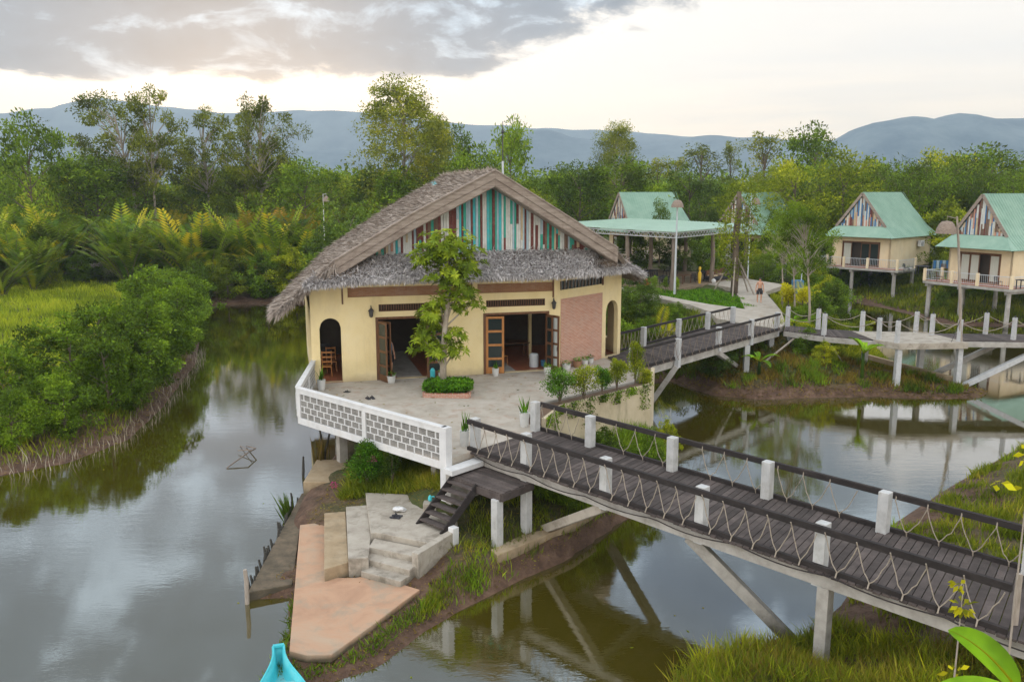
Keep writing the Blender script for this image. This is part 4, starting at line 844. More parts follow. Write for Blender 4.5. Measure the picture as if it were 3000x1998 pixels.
for cx,cy,cz,rx,ry,rz_,k in blobs:
    k=int(k*1.8)
    for j in range(k):
        d=rdir(1)[0]; q=np.array([cx,cy,cz])+d*np.array([rx,ry,rz_])*rng.uniform(.35,1.05); nl=11; ang=rng.uniform(0,6.28)+np.arange(nl)*2.4
        ax=unit((d*.7+np.array([0,-.15,.9])+rng.normal(0,.25,3))[None])[0]; e1=unit(np.cross(ax,[.3,.8,.1])[None])[0]; e2=np.cross(ax,e1)
        di=unit(np.cos(ang)[:,None]*e1+np.sin(ang)[:,None]*e2+ax*rng.uniform(.0,.7,(nl,1))-np.array([0,0,.25])); nr=unit(ax+rng.normal(0,.25,(nl,3)))
        Vs.append(cards(np.repeat(q[None],nl,0)-ax*.02,di,nr,.26*rng.uniform(.7,1.25,nl),.085,.55,.12)); vals.append(np.clip(.25+.3*rng.random()+.25*(d[2]+.3)+rng.normal(0,.12,nl),0,1))  # upper rosettes get a lighter tone, overhead light put into their colour
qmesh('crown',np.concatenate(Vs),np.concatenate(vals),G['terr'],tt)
# five small shrubs in the retaining wall bed
def shrub(name,label,x,y,z,h,r,mtl,n,L=.07,col=False,cat='shrub'):
    t=thing(name,label,cat,(x,y,z)); m=MB(); rs_=random.Random(int(x*91+y*7))
    for k in range(6): a=rs_.uniform(0,6.28); q=r*.55*rs_.random(); m.tube([(0,0,0),(q*.3*math.cos(a),q*.3*math.sin(a),h*.4),(q*math.cos(a),q*math.sin(a),h*.85)],[.02,.014,.006],5)
    obj('stem',m,M['trunkb'],t,world=False)
    Vs=[];vv=[]; nb=7 if not col else 5
    for k in range(nb):
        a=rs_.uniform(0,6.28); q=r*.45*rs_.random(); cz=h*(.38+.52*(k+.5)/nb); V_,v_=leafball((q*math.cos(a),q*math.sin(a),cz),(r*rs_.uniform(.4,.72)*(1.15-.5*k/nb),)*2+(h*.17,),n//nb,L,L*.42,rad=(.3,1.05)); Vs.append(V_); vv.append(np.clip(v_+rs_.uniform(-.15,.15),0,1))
    qmesh('foliage',np.concatenate(Vs),np.concatenate(vv),mtl,t); return t
shrub('potted_shrub','dark green conical shrub at the bridge end of the retaining wall',1.75,30.2,.2,1.35,.75,G['hedge'],4200)
shrub('potted_shrub','loose yellow green shrub second along the retaining wall',2.68,30.75,.2,1.35,.85,G['lime'],2600,.08)
shrub('potted_shrub','small dark green shrub between the two yellowish shrubs on the retaining wall',3.45,31.5,.2,1.15,.5,G['hedge'],2900)
shrub('potted_shrub','round lime green shrub fourth along the retaining wall',4.1,32.15,.2,1.35,.58,G['lime'],3600,.07)
shrub('potted_shrub','tall lime green column shrub at the far end of the retaining wall',4.95,33.2,.2,1.8,.5,G['lime'],4600,.07)
shrub('potted_shrub','small bright shrub tumbling over the wall beside the tall column shrub',5.4,33.6,-.1,.9,.42,G['lime'],1800,.07)
# pots and small things on the terrace
def potplant(x,y,label,h=.34,r=.15,kind='snake',mt='pot',cat='potted plant',ph=.5):
    t=thing('potted_plant',label,cat,(x,y,0)); m=MB(); m.lathe([(r*.78,0),(r*.9,h*.3),(r,h*.9),(r*1.06,h),(r*.9,h),(r*.85,h-.05)],n=18); obj('pot',m,M[mt],t,world=False,smooth=False)
    n=14 if kind=='snake' else 90
    if kind=='snake':
        c=np.stack([rng.normal(0,r*.35,n),rng.normal(0,r*.35,n),np.full(n,h-.05)],1); di=unit(np.stack([rng.normal(0,.22,n),rng.normal(0,.22,n),np.ones(n)],1)); V_=cards(c,di,rdir(n),ph*rng.uniform(.6,1.2,n),.06,.3); v_=rng.random(n)*.6
    else:
        V_,v_=leafball((0,0,h+.04),(r*.9,r*.9,.12),n,.08,.035)
    qmesh('foliage',V_,v_,G['hedge'],t)
potplant(-7.72,33.45,'snake plant in a tall white pot by the creek side parapet',.42,.17,ph=.55)
potplant(.42,28.0,'snake plant in a tall white pot beside the far bridge post',.5,.17,ph=.6)
potplant(-1.5,25.75,'snake plant in a tall white pot beside the near bridge post',.5,.15,ph=.62)
potplant(-5.08,34.75,'round white bowl pot with cactus at the left edge of the left doorway',.3,.19,'low')
potplant(-3.0,35.5,'small white pot half hidden behind the terrace tree',.26,.16,'low')
potplant(-.72,36.1,'white pot with aloe in front of the left leaf of the right doorway',.34,.15,'snake',ph=.34)
potplant(1.55,36.45,'white pot at the right edge of the right doorway',.32,.16,'low')
potplant(2.45,37.35,'white bowl pot first from left along the red brick panel',.26,.2,'low')
potplant(2.98,37.95,'brown clay pot along the red brick panel',.3,.2,'low','potb')
potplant(3.38,38.45,'small white pot third along the red brick panel',.24,.15,'low')
potplant(3.68,38.85,'small white pot last along the red brick panel',.24,.14,'low')
def lathe_thing(name,label,cat,x,y,z,prof,mt,n=16,extra=None):
    m=MB(); m.lathe(prof,n=n); o=obj(name,m,M[mt]); o.location=(x,y,z); return tag(o,label,cat)
lathe_thing('water_jug','turquoise water jug standing behind the terrace tree','jug',-3.45,35.75,0,[(.12,0),(.14,.05),(.14,.32),(.08,.42),(.04,.45),(.04,.52)],'teal')
lathe_thing('water_cooler','silver drum on the tiles inside the right doorway','drum',1.0,37.9,.03,[(.2,0),(.21,.02),(.21,.55),(.17,.62),(.05,.64)],'metal')
lathe_thing('bucket','blue bucket beside the silver drum inside the right doorway','bucket',1.45,38.1,.03,[(.11,0),(.14,.26),(.15,.27)],'blue')
def shoe(x,y,z,a,label,mt,grp=None,sc=1):
    m=MB(); P_=[]
    for sx in (-.07,.07):
        pts=[(-.045,-.13),(.045,-.13),(.05,0),(.055,.09),(.02,.145),(-.02,.145),(-.055,.09),(-.045,0)]
        m.prism([(p[0]*sc+sx*sc,p[1]*sc) for p in pts],0,.025*sc); m.tube([(sx*sc-.05*sc,.03*sc,.02*sc),(sx*sc,.05*sc,.075*sc),(sx*sc+.05*sc,.03*sc,.02*sc)],.014*sc,6)
    o=obj('flip_flops',m,M[mt]); o.location=(x,y,z); o.rotation_euler=(0,0,a); tag(o,label,'sandals')
shoe(-5.5,31.95,.0,.5,'pair of black sandals on the terrace behind the white parapet','shorts',sc=1.3); shoe(-6.6,33.05,0,1.2,'small grey pair of sandals nearer the house wall','dmetal',sc=.9); shoe(-3.45,23.95,-1.65,1.3,'black sandals on the pale pad at the foot of the stair','shorts',sc=1.2)
m=MB(); 
for k in range(7): a=k*.9; m.lathe([(.03,0),(.1,.02),(.11,.06),(.05,.10),(.01,.11)],(.11*math.cos(a),.08*math.sin(a),.01*k),7)
o=obj('cloth_bundle',m,M['white']); o.location=(-3.42,24.42,-1.65); tag(o,'crumpled white cloth bundle beside black sandals on the pad','cloth')
m=MB(); m.box(-.2,.2,-.16,.16,0,.28); o=obj('concrete_block',m,M['palec'],bevel=.02); o.location=(-2.5,24.55,-1.68); tag(o,'small square concrete block left of the timber stair','block')
m=MB(); m.lathe([(.05,0),(.07,.05),(.05,.14),(.02,.18)]); m.tube([(0,0,.12),(.12,0,.14),(.16,0,.06)],.02,6); o=obj('water_tap',m,M['teal']); o.location=(-2.5,24.6,-1.38); tag(o,'turquoise tap on the small concrete block','tap')
# boat
bt=thing('canoe','small turquoise wooden boat with its bow by the orange quay','boat',(-5.22,17.45,-2.62),math.radians(17))
rows=28; Lb=4.2; out=[];inn=[]
def hull(u): w=.115+.43*(lambda q:q*q*(3-2*q))(min(1,max(0,(u-.04)/.36)))*(1 if u<.75 else 1-.55*((u-.75)/.25)**2); zt=.54-.24*math.sin(math.pi*min(1,u*1.02+.02)); return w,zt
m=MB(); vs=[]
for k in range(rows+1):
    u=k/rows; w,zt=hull(u); y=-u*Lb
    for (fx,fz) in ((-1,1),(-.85,.5),(-.45,.06),(0,0),(.45,.06),(.85,.5),(1,1)): vs.append((fx*w,y,fz*zt*(1 if u>.05 else 1)))
fs=[(k*7+j,k*7+j+1,(k+1)*7+j+1,(k+1)*7+j) for k in range(rows) for j in range(6)]; m.add(vs,fs+[tuple(range(6,-1,-1)),tuple(rows*7+j for j in range(7))])
h=obj('hull',m,M['teal'],bt,world=False,smooth=True); so_=h.modifiers.new('s','SOLIDIFY'); so_.thickness=.035
m=MB()
for sg in (-1,1): m.tube([(sg*hull(k/rows)[0],-k/rows*Lb,hull(k/rows)[1]+.01) for k in range(rows+1)],.028,6)
m.beam((-.12,.0,.54),(.12,0,.54),.09,.05); obj('gunwale',m,M['teal'],bt,world=False)
for y in (-1.12,-2.0,-3.0): w=hull(-y/Lb)[0]; m=MB(); m.box(-w+.03,w-.03,y-.12,y+.12,.20,.235); obj('thwart',m,M['tealin'],bt,world=False)
m=MB(); m.prism([(-.05,-.1),(.05,-.1),(.3,-1.2),(.42,-2.2),(.36,-3.6),(-.36,-3.6),(-.42,-2.2),(-.3,-1.2)],.06,.09); obj('bottom_boards',m,M['tealin'],bt,world=False)
# ------------------------------------------------------------------ garden path
def flat(name,poly,z0,z1,mt): m=MB(); m.prism(poly,z0,z1); return tag(obj(name,m,M[mt]),kind='structure')
flat('path',[(13.7,51.4),(15.5,48.9),(16.5,50.4),(18.1,56.4),(19.0,61),(20.2,67.2),(23.5,72.5),(21.5,78),(15.5,77),(18.3,70),(17.2,63.5),(15.9,57.2),(13.9,60.0),(11.5,65.0),(9.0,71.0),(7.6,70.5),(10.2,65),(12.6,59.5),(13.2,55.6),(12.9,53.0)],-.3,.025,'terrace')
# ------------------------------------------------------------------ cottages
def cottage(label,C,ang,w=6.0,L=8.5,fl=.55,eave=3.5,ridge=7.85,ac=False,curtains=False,seed=1,deckw=1.9,right=1.7,stilts=True):
    """C = front right ground corner, ang = direction of the side wall away from the camera; local x = left->right along the front, y into the house"""
    d=Vector((math.cos(ang),math.sin(ang))); 
    t=thing('stilt_cottage',label,'cottage',(C[0],C[1],0),ang-math.pi/2); rs=random.Random(seed)
    m=MB(); o0,o1=-w*.82,-w*.17
    wallgrid(m,(-w,0),(0,0),fl-.1,eave+.05,[(o0+w,o1+w,fl+.02,fl+2.45,False)],.15); wallgrid(m,(0,0),(0,L),fl-.1,eave-.1,[],.15); wallgrid(m,(0,L),(-w,L),fl-.1,eave-.1,[],.15); wallgrid(m,(-w,L),(-w,0),fl-.1,eave-.1,[(L-2.6,L-1.6,fl+1,fl+2.2,False)],.15); obj('wall',m,M['cream'],t,world=False)
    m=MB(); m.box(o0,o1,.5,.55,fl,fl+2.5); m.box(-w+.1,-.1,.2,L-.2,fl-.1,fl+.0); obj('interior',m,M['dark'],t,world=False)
    m=MB(); m.box(o0,o0+.1,-.03,.12,fl,fl+2.45); m.box(o1-.1,o1,-.03,.12,fl,fl+2.45); m.box(o0,o1,-.03,.12,fl+2.35,fl+2.47)
    obj('door_frame',m,M['bwood'],t,world=False)
    n=4
    for k in range(n):
        if not curtains and k==1: continue
        if curtains and k==2: continue
        a=o0+.1+(o1-o0-.2)*k/n; b=a+(o1-o0-.2)/n-.03; m=MB(); 
        for x in (a,b-.07): m.box(x,x+.07,.02,.07,fl+.03,fl+2.35)
        m.box(a,b,.02,.07,fl+.03,fl+.2); m.box(a,b,.02,.07,fl+2.25,fl+2.35)
        dd=obj('sliding_door',m,M['bwood'],t,world=False); m=MB(); m.box(a+.07,b-.07,.035,.05,fl+.2,fl+2.25); obj('pane',m,M['curtain'] if (curtains or k==0) else M['glass'],dd,world=False)
    # roof slopes (steep gable, running y), flared skirt over the deck
    ov=.55; bk=L+.6; cx=-w/2; hw_=w/2+ov; fy=-.35
    for sg in (-1,1):
        m=MB(); ex=cx+sg*hw_; midx=cx+sg*hw_*.70; mz=eave+(ridge-eave)*.235; front=-1.15
        m.slab([(cx,fy,ridge),(cx,bk-1.6,ridge),(midx,bk-.5,mz),(midx,fy,mz)],.05); m.slab([(midx,fy-.02,mz),(midx,bk-.5,mz),(ex,bk,eave),(ex,front,eave-.02)],.05)
        o=obj('roof',m,M['groof'],t,world=False)
    m=MB(); mz=eave+(ridge-eave)*.235
    m.slab([(cx-hw_*.70,fy-.0,mz+.01),(cx+hw_*.70,fy,mz+.01),(cx+hw_,-1.15,eave),(cx-hw_,-1.15,eave)],.05); obj('skirt_roof',m,M['groof'],t,world=False)
    m=MB(); m.slab([(cx,bk-1.6,ridge),(cx+hw_*.7,bk-.5,mz),(cx-hw_*.7,bk-.5,mz)],.05); m.slab([(cx+hw_*.7,bk-.5,mz),(cx+hw_,bk,eave),(cx-hw_,bk,eave),(cx-hw_*.7,bk-.5,mz)],.05); obj('back_roof',m,M['groof'],t,world=False)
    m=MB(); 
    for k in range(26):                                       # raised ribs of the sheet metal
        y=fy+.15+k*(bk-1.0-fy)/26
        m.beam((cx+.02,y,ridge+.02),(cx+hw_*.70,y,mz+.02),.03,.025); m.beam((cx+hw_*.70,y,mz+.02),(cx+hw_-.02,y,eave+.02),.03,.025)
    obj('roof_rib',m,M['groof'],t,world=False)
    m=MB(); 
    s=cx-hw_*.66
    while s<cx+hw_*.66:
        ww=rs.choice([.1,.14,.18]); top=ridge-.25-(ridge-mz)*max(abs(s-cx),abs(s+ww-cx))/(hw_*.70)
        if top>mz+.1:
            zc_=mz+(top-mz)*rs.uniform(.2,.8); pal=[3,2,6,7,4,2,8,7,1,2,4,7] ; m.box(s,s+ww-.012,fy+.10-rs.uniform(0,.03),fy+.16,mz+.02,zc_,rs.choice(pal)); m.box(s,s+ww-.012,fy+.08-rs.uniform(0,.03),fy+.16,zc_,top,rs.choice(pal))
        s+=ww
    obj('gable_planks',m,PL,t,world=False)
    for sg in (-1,1):
        m=MB(); m.beam((cx,fy-.04,ridge-.12),(cx+sg*hw_*.72,fy-.04,mz-.06),.06,.26); obj('barge_board',m,M['barge'],t,world=False)
    # deck with balustrade
    m=MB(); m.box(-w-.5,right,-deckw,.0,fl-.22,fl); m.box(0.02,right,0,2.2,fl-.22,fl); obj('deck_slab',m,M['conc'],t,world=False,bevel=.01)
    m=MB(); m.box(-w-.4,right-.1,-deckw+.1,-.02,fl+.002,fl+.015); obj('deck_tiles',m,M['tile'],t,world=False)
    ps=[(-w-.42,-deckw+.1),(-w*.62,-deckw+.1),(-w*.22,-deckw+.1),(right-.1,-deckw+.1),(right-.1,2.1),(-w-.42,-.1)]
    for p in ps: m=MB(); m.post(*p,fl,fl+1.02,.2); obj('baluster_post',m,M['cream'],t,world=False,bevel=.01)
    for a,b in ((0,1),(1,2),(2,3),(3,4),(5,0)):
        a,b=Vector(ps[a]),Vector(ps[b]); m=MB(); m.tube([(a.x,a.y,fl+.92),(b.x,b.y,fl+.92)],.025,6); m.tube([(a.x,a.y,fl+.12),(b.x,b.y,fl+.12)],.018,6)
        n=int((b-a).length/.16)
        for k in range(1,n): q=a.lerp(b,k/n); m.tube([(q.x,q.y,fl+.12),(q.x,q.y,fl+.92)],.011,4,cap=False)
        obj('railing',m,M['metal'],t,world=False)
    if stilts:
        for x in (-w-.2,-w/2,right-.5):
            for y in (-deckw+.5,2.5,L-.4):
                if x>0.1 and y>3: x_=0
                else: x_=x
                m=MB(); m.lathe([(.19,-4.2),(.17,fl-.22)],(x_,y,0),12); obj('stilt',m,M['conc'],t,world=False)
            m=MB(); m.box(x-.12,x+.12,-deckw+.1,2.6,fl-.45,fl-.22); obj('cross_beam',m,M['conc'],t,world=False)
    if ac:
        m=MB(); m.box(.16,.5,L-3.4,L-2.6,eave-1.05,eave-.45); a=obj('air_conditioner',m,M['white'],t,world=False,bevel=.01); m=MB()
        for k in range(3): r=.08+.08*k; m.tube([(.51,L-3.1+r*math.cos(j*.628),eave-.75+r*math.sin(j*.628)) for j in range(11)],.008,4)
        obj('fan_grille',m,M['dmetal'],a,world=False)
    return t
c3=cottage('green roofed stilt cottage third from the left with an air conditioner on its side wall',(36.75,82.5),math.atan2(.66,.75),6.0,9.0,ac=True,seed=4)
c4=cottage('large green roofed stilt cottage cut by the right edge with pale curtains',(39.7,67.2),math.atan2(.45,.9),5.6,9,fl=.5,eave=3.35,ridge=7.75,curtains=True,seed=9,deckw=2.4)
c1=cottage('distant green roofed cottage seen above the flat pavilion roof',(13.4,94.5),math.atan2(.36,.93),5.6,7.6,seed=12,stilts=False)
c2=cottage('green roofed cottage mostly hidden by trees behind the brown palm trunk',(26.2,89.0),math.atan2(.66,.75),5.8,8,seed=15,stilts=True)
def chair(x,y,z,a,label,mt='shorts',grp=None,h=.85,cat='chair'):
    t=thing('chair',label,cat,(x,y,z),a,grp); m=MB(); m.box(-.22,.22,-.22,.22,.42,.46); obj('seat',m,M[mt],t,world=False,bevel=.01)
    m=MB(); m.beam((-.2,.2,.46),(-.2,.27,h),.04,.03); m.beam((.2,.2,.46),(.2,.27,h),.04,.03)
    for k in range(3): z_=.55+k*(h-.6)/2.2; m.box(-.2,.2,.215+.02*k,.24+.02*k,z_,z_+.07)
    obj('backrest',m,M[mt],t,world=False)
    for sx in (-.19,.19):
        for sy in (-.19,.19): m=MB(); m.tube([(sx*1.1,sy*1.1,0),(sx,sy,.43)],.018,5); obj('leg',m,M[mt],t,world=False)
    return t
def table(x,y,z,a,label,w=1.4,d=.8,h=.75,mt='shorts',grp=None):
    t=thing('table',label,'table',(x,y,z),a,grp); m=MB(); m.box(-w/2,w/2,-d/2,d/2,h-.05,h); obj('tabletop',m,M[mt],t,world=False,bevel=.01)
    for sx in (-1,1):
        for sy in (-1,1): m=MB(); m.beam((sx*(w/2-.08),sy*(d/2-.08),0),(sx*(w/2-.08),sy*(d/2-.08),h-.05),.06,.06); obj('leg',m,M[mt],t,world=False)
    return t
chair(*hw(-7.0,1.3)[:2],.02,.2,'wooden chair with tall back just inside the left archway','owood',h=1.05); chair(*hw(-6.75,2.3)[:2],.02,.3,'second wooden chair further inside the left archway','owood',h=1.05)
table(*hw(-7.05,4.2)[:2],.02,HA,'dark dining table deep inside the left archway',.8,2.0)
chair(*hw(.85,1.5)[:2],.03,2.6,'wooden armchair inside the right doorway','owood',h=1.15); table(*hw(1.9,3.4)[:2],.03,HA,'dark wooden table inside the right doorway',1.5,.9,mt='bwood')
table(37.1,76.4,.56,-.9,'dark table on the deck of the cottage with the air conditioner',1.2,.7); chair(36.2,77.6,.56,1.4,'dark chair left of the deck table on the air conditioned cottage'); chair(39.6,77.5,.56,2.4,'dark chair at the right end of the same cottage deck','bwood')
table(39.2,64.4,.52,-1.1,'dark table on the deck of the cottage with curtains',1.2,.7); chair(35.6,70.3,.52,1.0,'brown chair at the left end of the curtained cottage deck','bwood'); chair(38.2,66.3,.52,1.6,'dark chair by the doors of the curtained cottage')
# laundry rack on the deck of cottage 3
t=thing('drying_rack','blue grey drying rack with towels on the deck corner','rack',(40.1,79.2,.56),-.2); m=MB(); m.tube([(-.7,0,0),(-.7,0,1.0),(.7,0,1.0),(.7,0,0)],.02,5); obj('frame',m,M['metal'],t,world=False)
for k in range(5): m=MB(); m.box(-.65+k*.27,-.42+k*.27,-.03,.03,.25+.05*(k%2),1.02); obj('towel',m,PL[8] if k%2 else PL[3],t,world=False,bevel=.01)
# ------------------------------------------------------------------ pavilion
PN=Vector((13.1,69)); dl=Vector((-.65,.76)); dr=Vector((.635,.77))
pv_=thing('open_pavilion','open sided dining pavilion with a flat pale green metal roof on log posts','pavilion',(13.1,69,0))
def pp(a,b): q=PN+dl*a+dr*b; return (q.x,q.y)
m=MB(); q=[pp(-.6,-.6),pp(15,-.6),pp(15,14.6),pp(-.6,14.6)]; m.slab([(*q[0],4.75),(*q[1],4.95),(*q[2],5.1),(*q[3],4.9)],.06); obj('roof',m,M['proof'],pv_)
m=MB()
for k in range(40): a=-.5+k*.39; m.beam((*pp(a,-.6),4.765+.013*(a+.5)),(*pp(a,14.6),4.915+.013*(a+.5)),.03,.025)
obj('roof_rib',m,M['proof'],pv_)
m=MB()
for z in (4.62,4.25): m.beam((*pp(-.5,-.5),z),(*pp(15,-.5),z+.12),.06,.07); m.beam((*pp(-.5,-.5),z),(*pp(-.5,14.5),z+.12),.06,.07)
for k in range(30):
    a=-.5+k*.52; m.beam((*pp(a,-.5),4.25),(*pp(a+.26,-.5),4.62),.035,.035); m.beam((*pp(a+.26,-.5),4.62),(*pp(a+.52,-.5),4.27),.035,.035); m.beam((*pp(-.5,a),4.25),(*pp(-.5,a+.26),4.62),.035,.035); m.beam((*pp(-.5,a+.26),4.62),(*pp(-.5,a+.52),4.27),.035,.035)
obj('truss',m,M['postg'],pv_)
for a,b in ((0,0),(5,0),(10,0),(14.4,0),(0,7),(0,13.8),(7,7),(14.4,7),(7,13.8),(14.4,13.8)):
    m=MB(); x,y=pp(a,b); m.tube([(x,y,-.1),(x+.08,y,2.2),(x,y,4.4)],[.21,.19,.17],9); obj('log_post',m,M['beamd'],pv_)
m=MB(); m.prism([pp(-.3,-.3),pp(14.8,-.3),pp(14.8,14.3),pp(-.3,14.3)],-.25,.03); obj('floor',m,M['brown'],pv_)
m=MB()
for z in (.45,.9): m.tube([(*pp(.4,-.2),z),(*pp(9.7,-.2),z)],.025,5)
for k in range(1,9): m.tube([(*pp(k*1.15,-.2),0),(*pp(k*1.15,-.2),.92)],.02,4)
obj('handrail',m,M['dmetal'],pv_)
for i,(a,b,mt) in enumerate(((2.2,1.6,'shorts'),(5.6,1.8,'bwood'),(1.6,4.6,'bwood'),(1.4,8.2,'shorts'),(6,5.5,'shorts'))):
    table(*pp(a,b),.03,.87,'dark dining table under the pale green pavilion roof',1.6,.8,mt=mt,grp='pavilion dining tables')
ch0=chair(*pp(1.2,1.2),.03,.5,'dark chair at a table under the pale green pavilion roof',grp='pavilion chairs')
for i in range(15):
    a=rs.uniform(.6,8); b=rs.uniform(.7,9); dup(ch0,(*pp(a,b),.03),rs.uniform(0,6.28))
m=MB(); m.lathe([(.25,0),(.34,.25),(.36,.5),(.3,.52)]); o=obj('tub',m,M['red']); x,y=pp(3.4,.7); o.location=(x,y,.03); o.scale=(1.6,1,1); tag(o,'orange red tub at the edge of the pavilion','tub')
m=MB(); m.lathe([(.1,.0),(.14,.3),(.16,.9),(.05,1.1),(.12,1.25),(.1,1.42),(.02,1.48)]); o=obj('yellow_statue',m,M['ypl']); x,y=pp(.4,5.5); o.location=(x,y,.03); tag(o,'small bright yellow figure shaped vase on the pavilion floor','vase')
t=thing('sofa','long dark bench sofa with brown cushions at the right side of the pavilion','sofa',(*pp(.5,9.4),.03),.87); m=MB(); m.box(-1.8,1.8,-.4,.4,.1,.42); obj('base',m,M['shorts'],t,world=False,bevel=.02); m=MB(); m.box(-1.8,1.8,.3,.42,.42,.95); obj('backrest',m,M['bwood'],t,world=False,bevel=.02)
for k in range(4): m=MB(); m.box(-1.7+k*.87,-.9+k*.87,-.36,.28,.42,.54); obj('cushion',m,PL[7 if k%2 else 4],t,world=False,bevel=.03)
m=MB(); m.lathe([(.01,0),(.13,.04),(.2,.16),(.18,.3),(.05,.4)],n=12); o=obj('round_lamp',m,M['white']); x,y=pp(-.6,6.4); o.location=(x,y,.05); tag(o,'small white ball on the ground in front of the pavilion','ball')
# ------------------------------------------------------------------ lamps
def lamp(label,x,y,z0,top,lean,side,sr,sh,mt='metal',r=.05,shm='straw',arm=0):
    t=thing('garden_lamp',label,'lamp',(x,y,z0)); H_=top-z0; m=MB(); m.tube([(0,0,0),(lean*.35,0,H_*.4),(lean*.75,0,H_*.8),(lean,0,H_)],[r*1.3,r*1.1,r*.9,r*.7],8); obj('pole',m,M[mt],t,world=False)
    sx=lean+side; m=MB()
    if side: m.tube([(lean,0,H_-.1),(sx,0,H_+.02)],.02,5); m.tube([(sx,0,H_+.02),(sx,0,H_-.25)],.01,4); obj('arm',m,M[mt],t,world=False); m=MB()
    zt=H_-.25 if side else H_; k=12
    prof=[(sr*1.02,zt-sh),(sr*.98,zt-sh+.04),(sr*.9,zt-sh*.6),(sr*.68,zt-sh*.2),(sr*.45,zt),(.02,zt+.03)]
    vs=[];
    m.lathe(prof,(sx,0,0),16); sh_=obj('lamp_shade',m,M[shm],t,world=False)
    m=MB(); m.lathe([(.03,zt-sh*.9),(.06,zt-sh*.8),(.04,zt-sh*.5)],(sx,0,0),8); obj('bulb',m,M['white'],sh_,world=False)
    return t
lamp('tall silver lamp post with a woven dome shade in front of the pavilion',12.74,66,0,7.25,0,0,.50,.55,r=.07)
lamp('lamp with a pale woven shade hanging in front of the half hidden cottage',21.2,76,0,7.6,0,.42,.38,.6,r=.05)
lamp('large woven basket lamp on a crooked grey pole rising from the viewing slab',23.98,44.55,.02,6.62,-.8,-.5,.52,.62,'greyw',.07)
lamp('thin pale lamp post with a small orange shade standing in the palm thicket',-18.75,85,-1.4,7.7,.05,.30,.30,.5,'pot',.05)
t=thing('leaning_ladder_pole','thin wire stay beside the crooked lamp pole','wire',(23.4,44.4,0)); m=MB(); m.tube([(0,0,0),(.5,.1,1.4),(.62,.15,2.4)],.014,5); obj('wire',m,M['dmetal'],t,world=False)
# blue signboard shape near the path
t=thing('blue_bin','dark blue box on a post beside the garden path','box',(21.5,63.5,0)); m=MB(); m.box(-.4,.4,-.25,.25,.35,1.35); obj('box',m,M['blue'],t,world=False,bevel=.03); m=MB(); m.tube([(.3,.1,0),(.3,.1,2.2)],.04,6); obj('post',m,M['metal'],t,world=False)
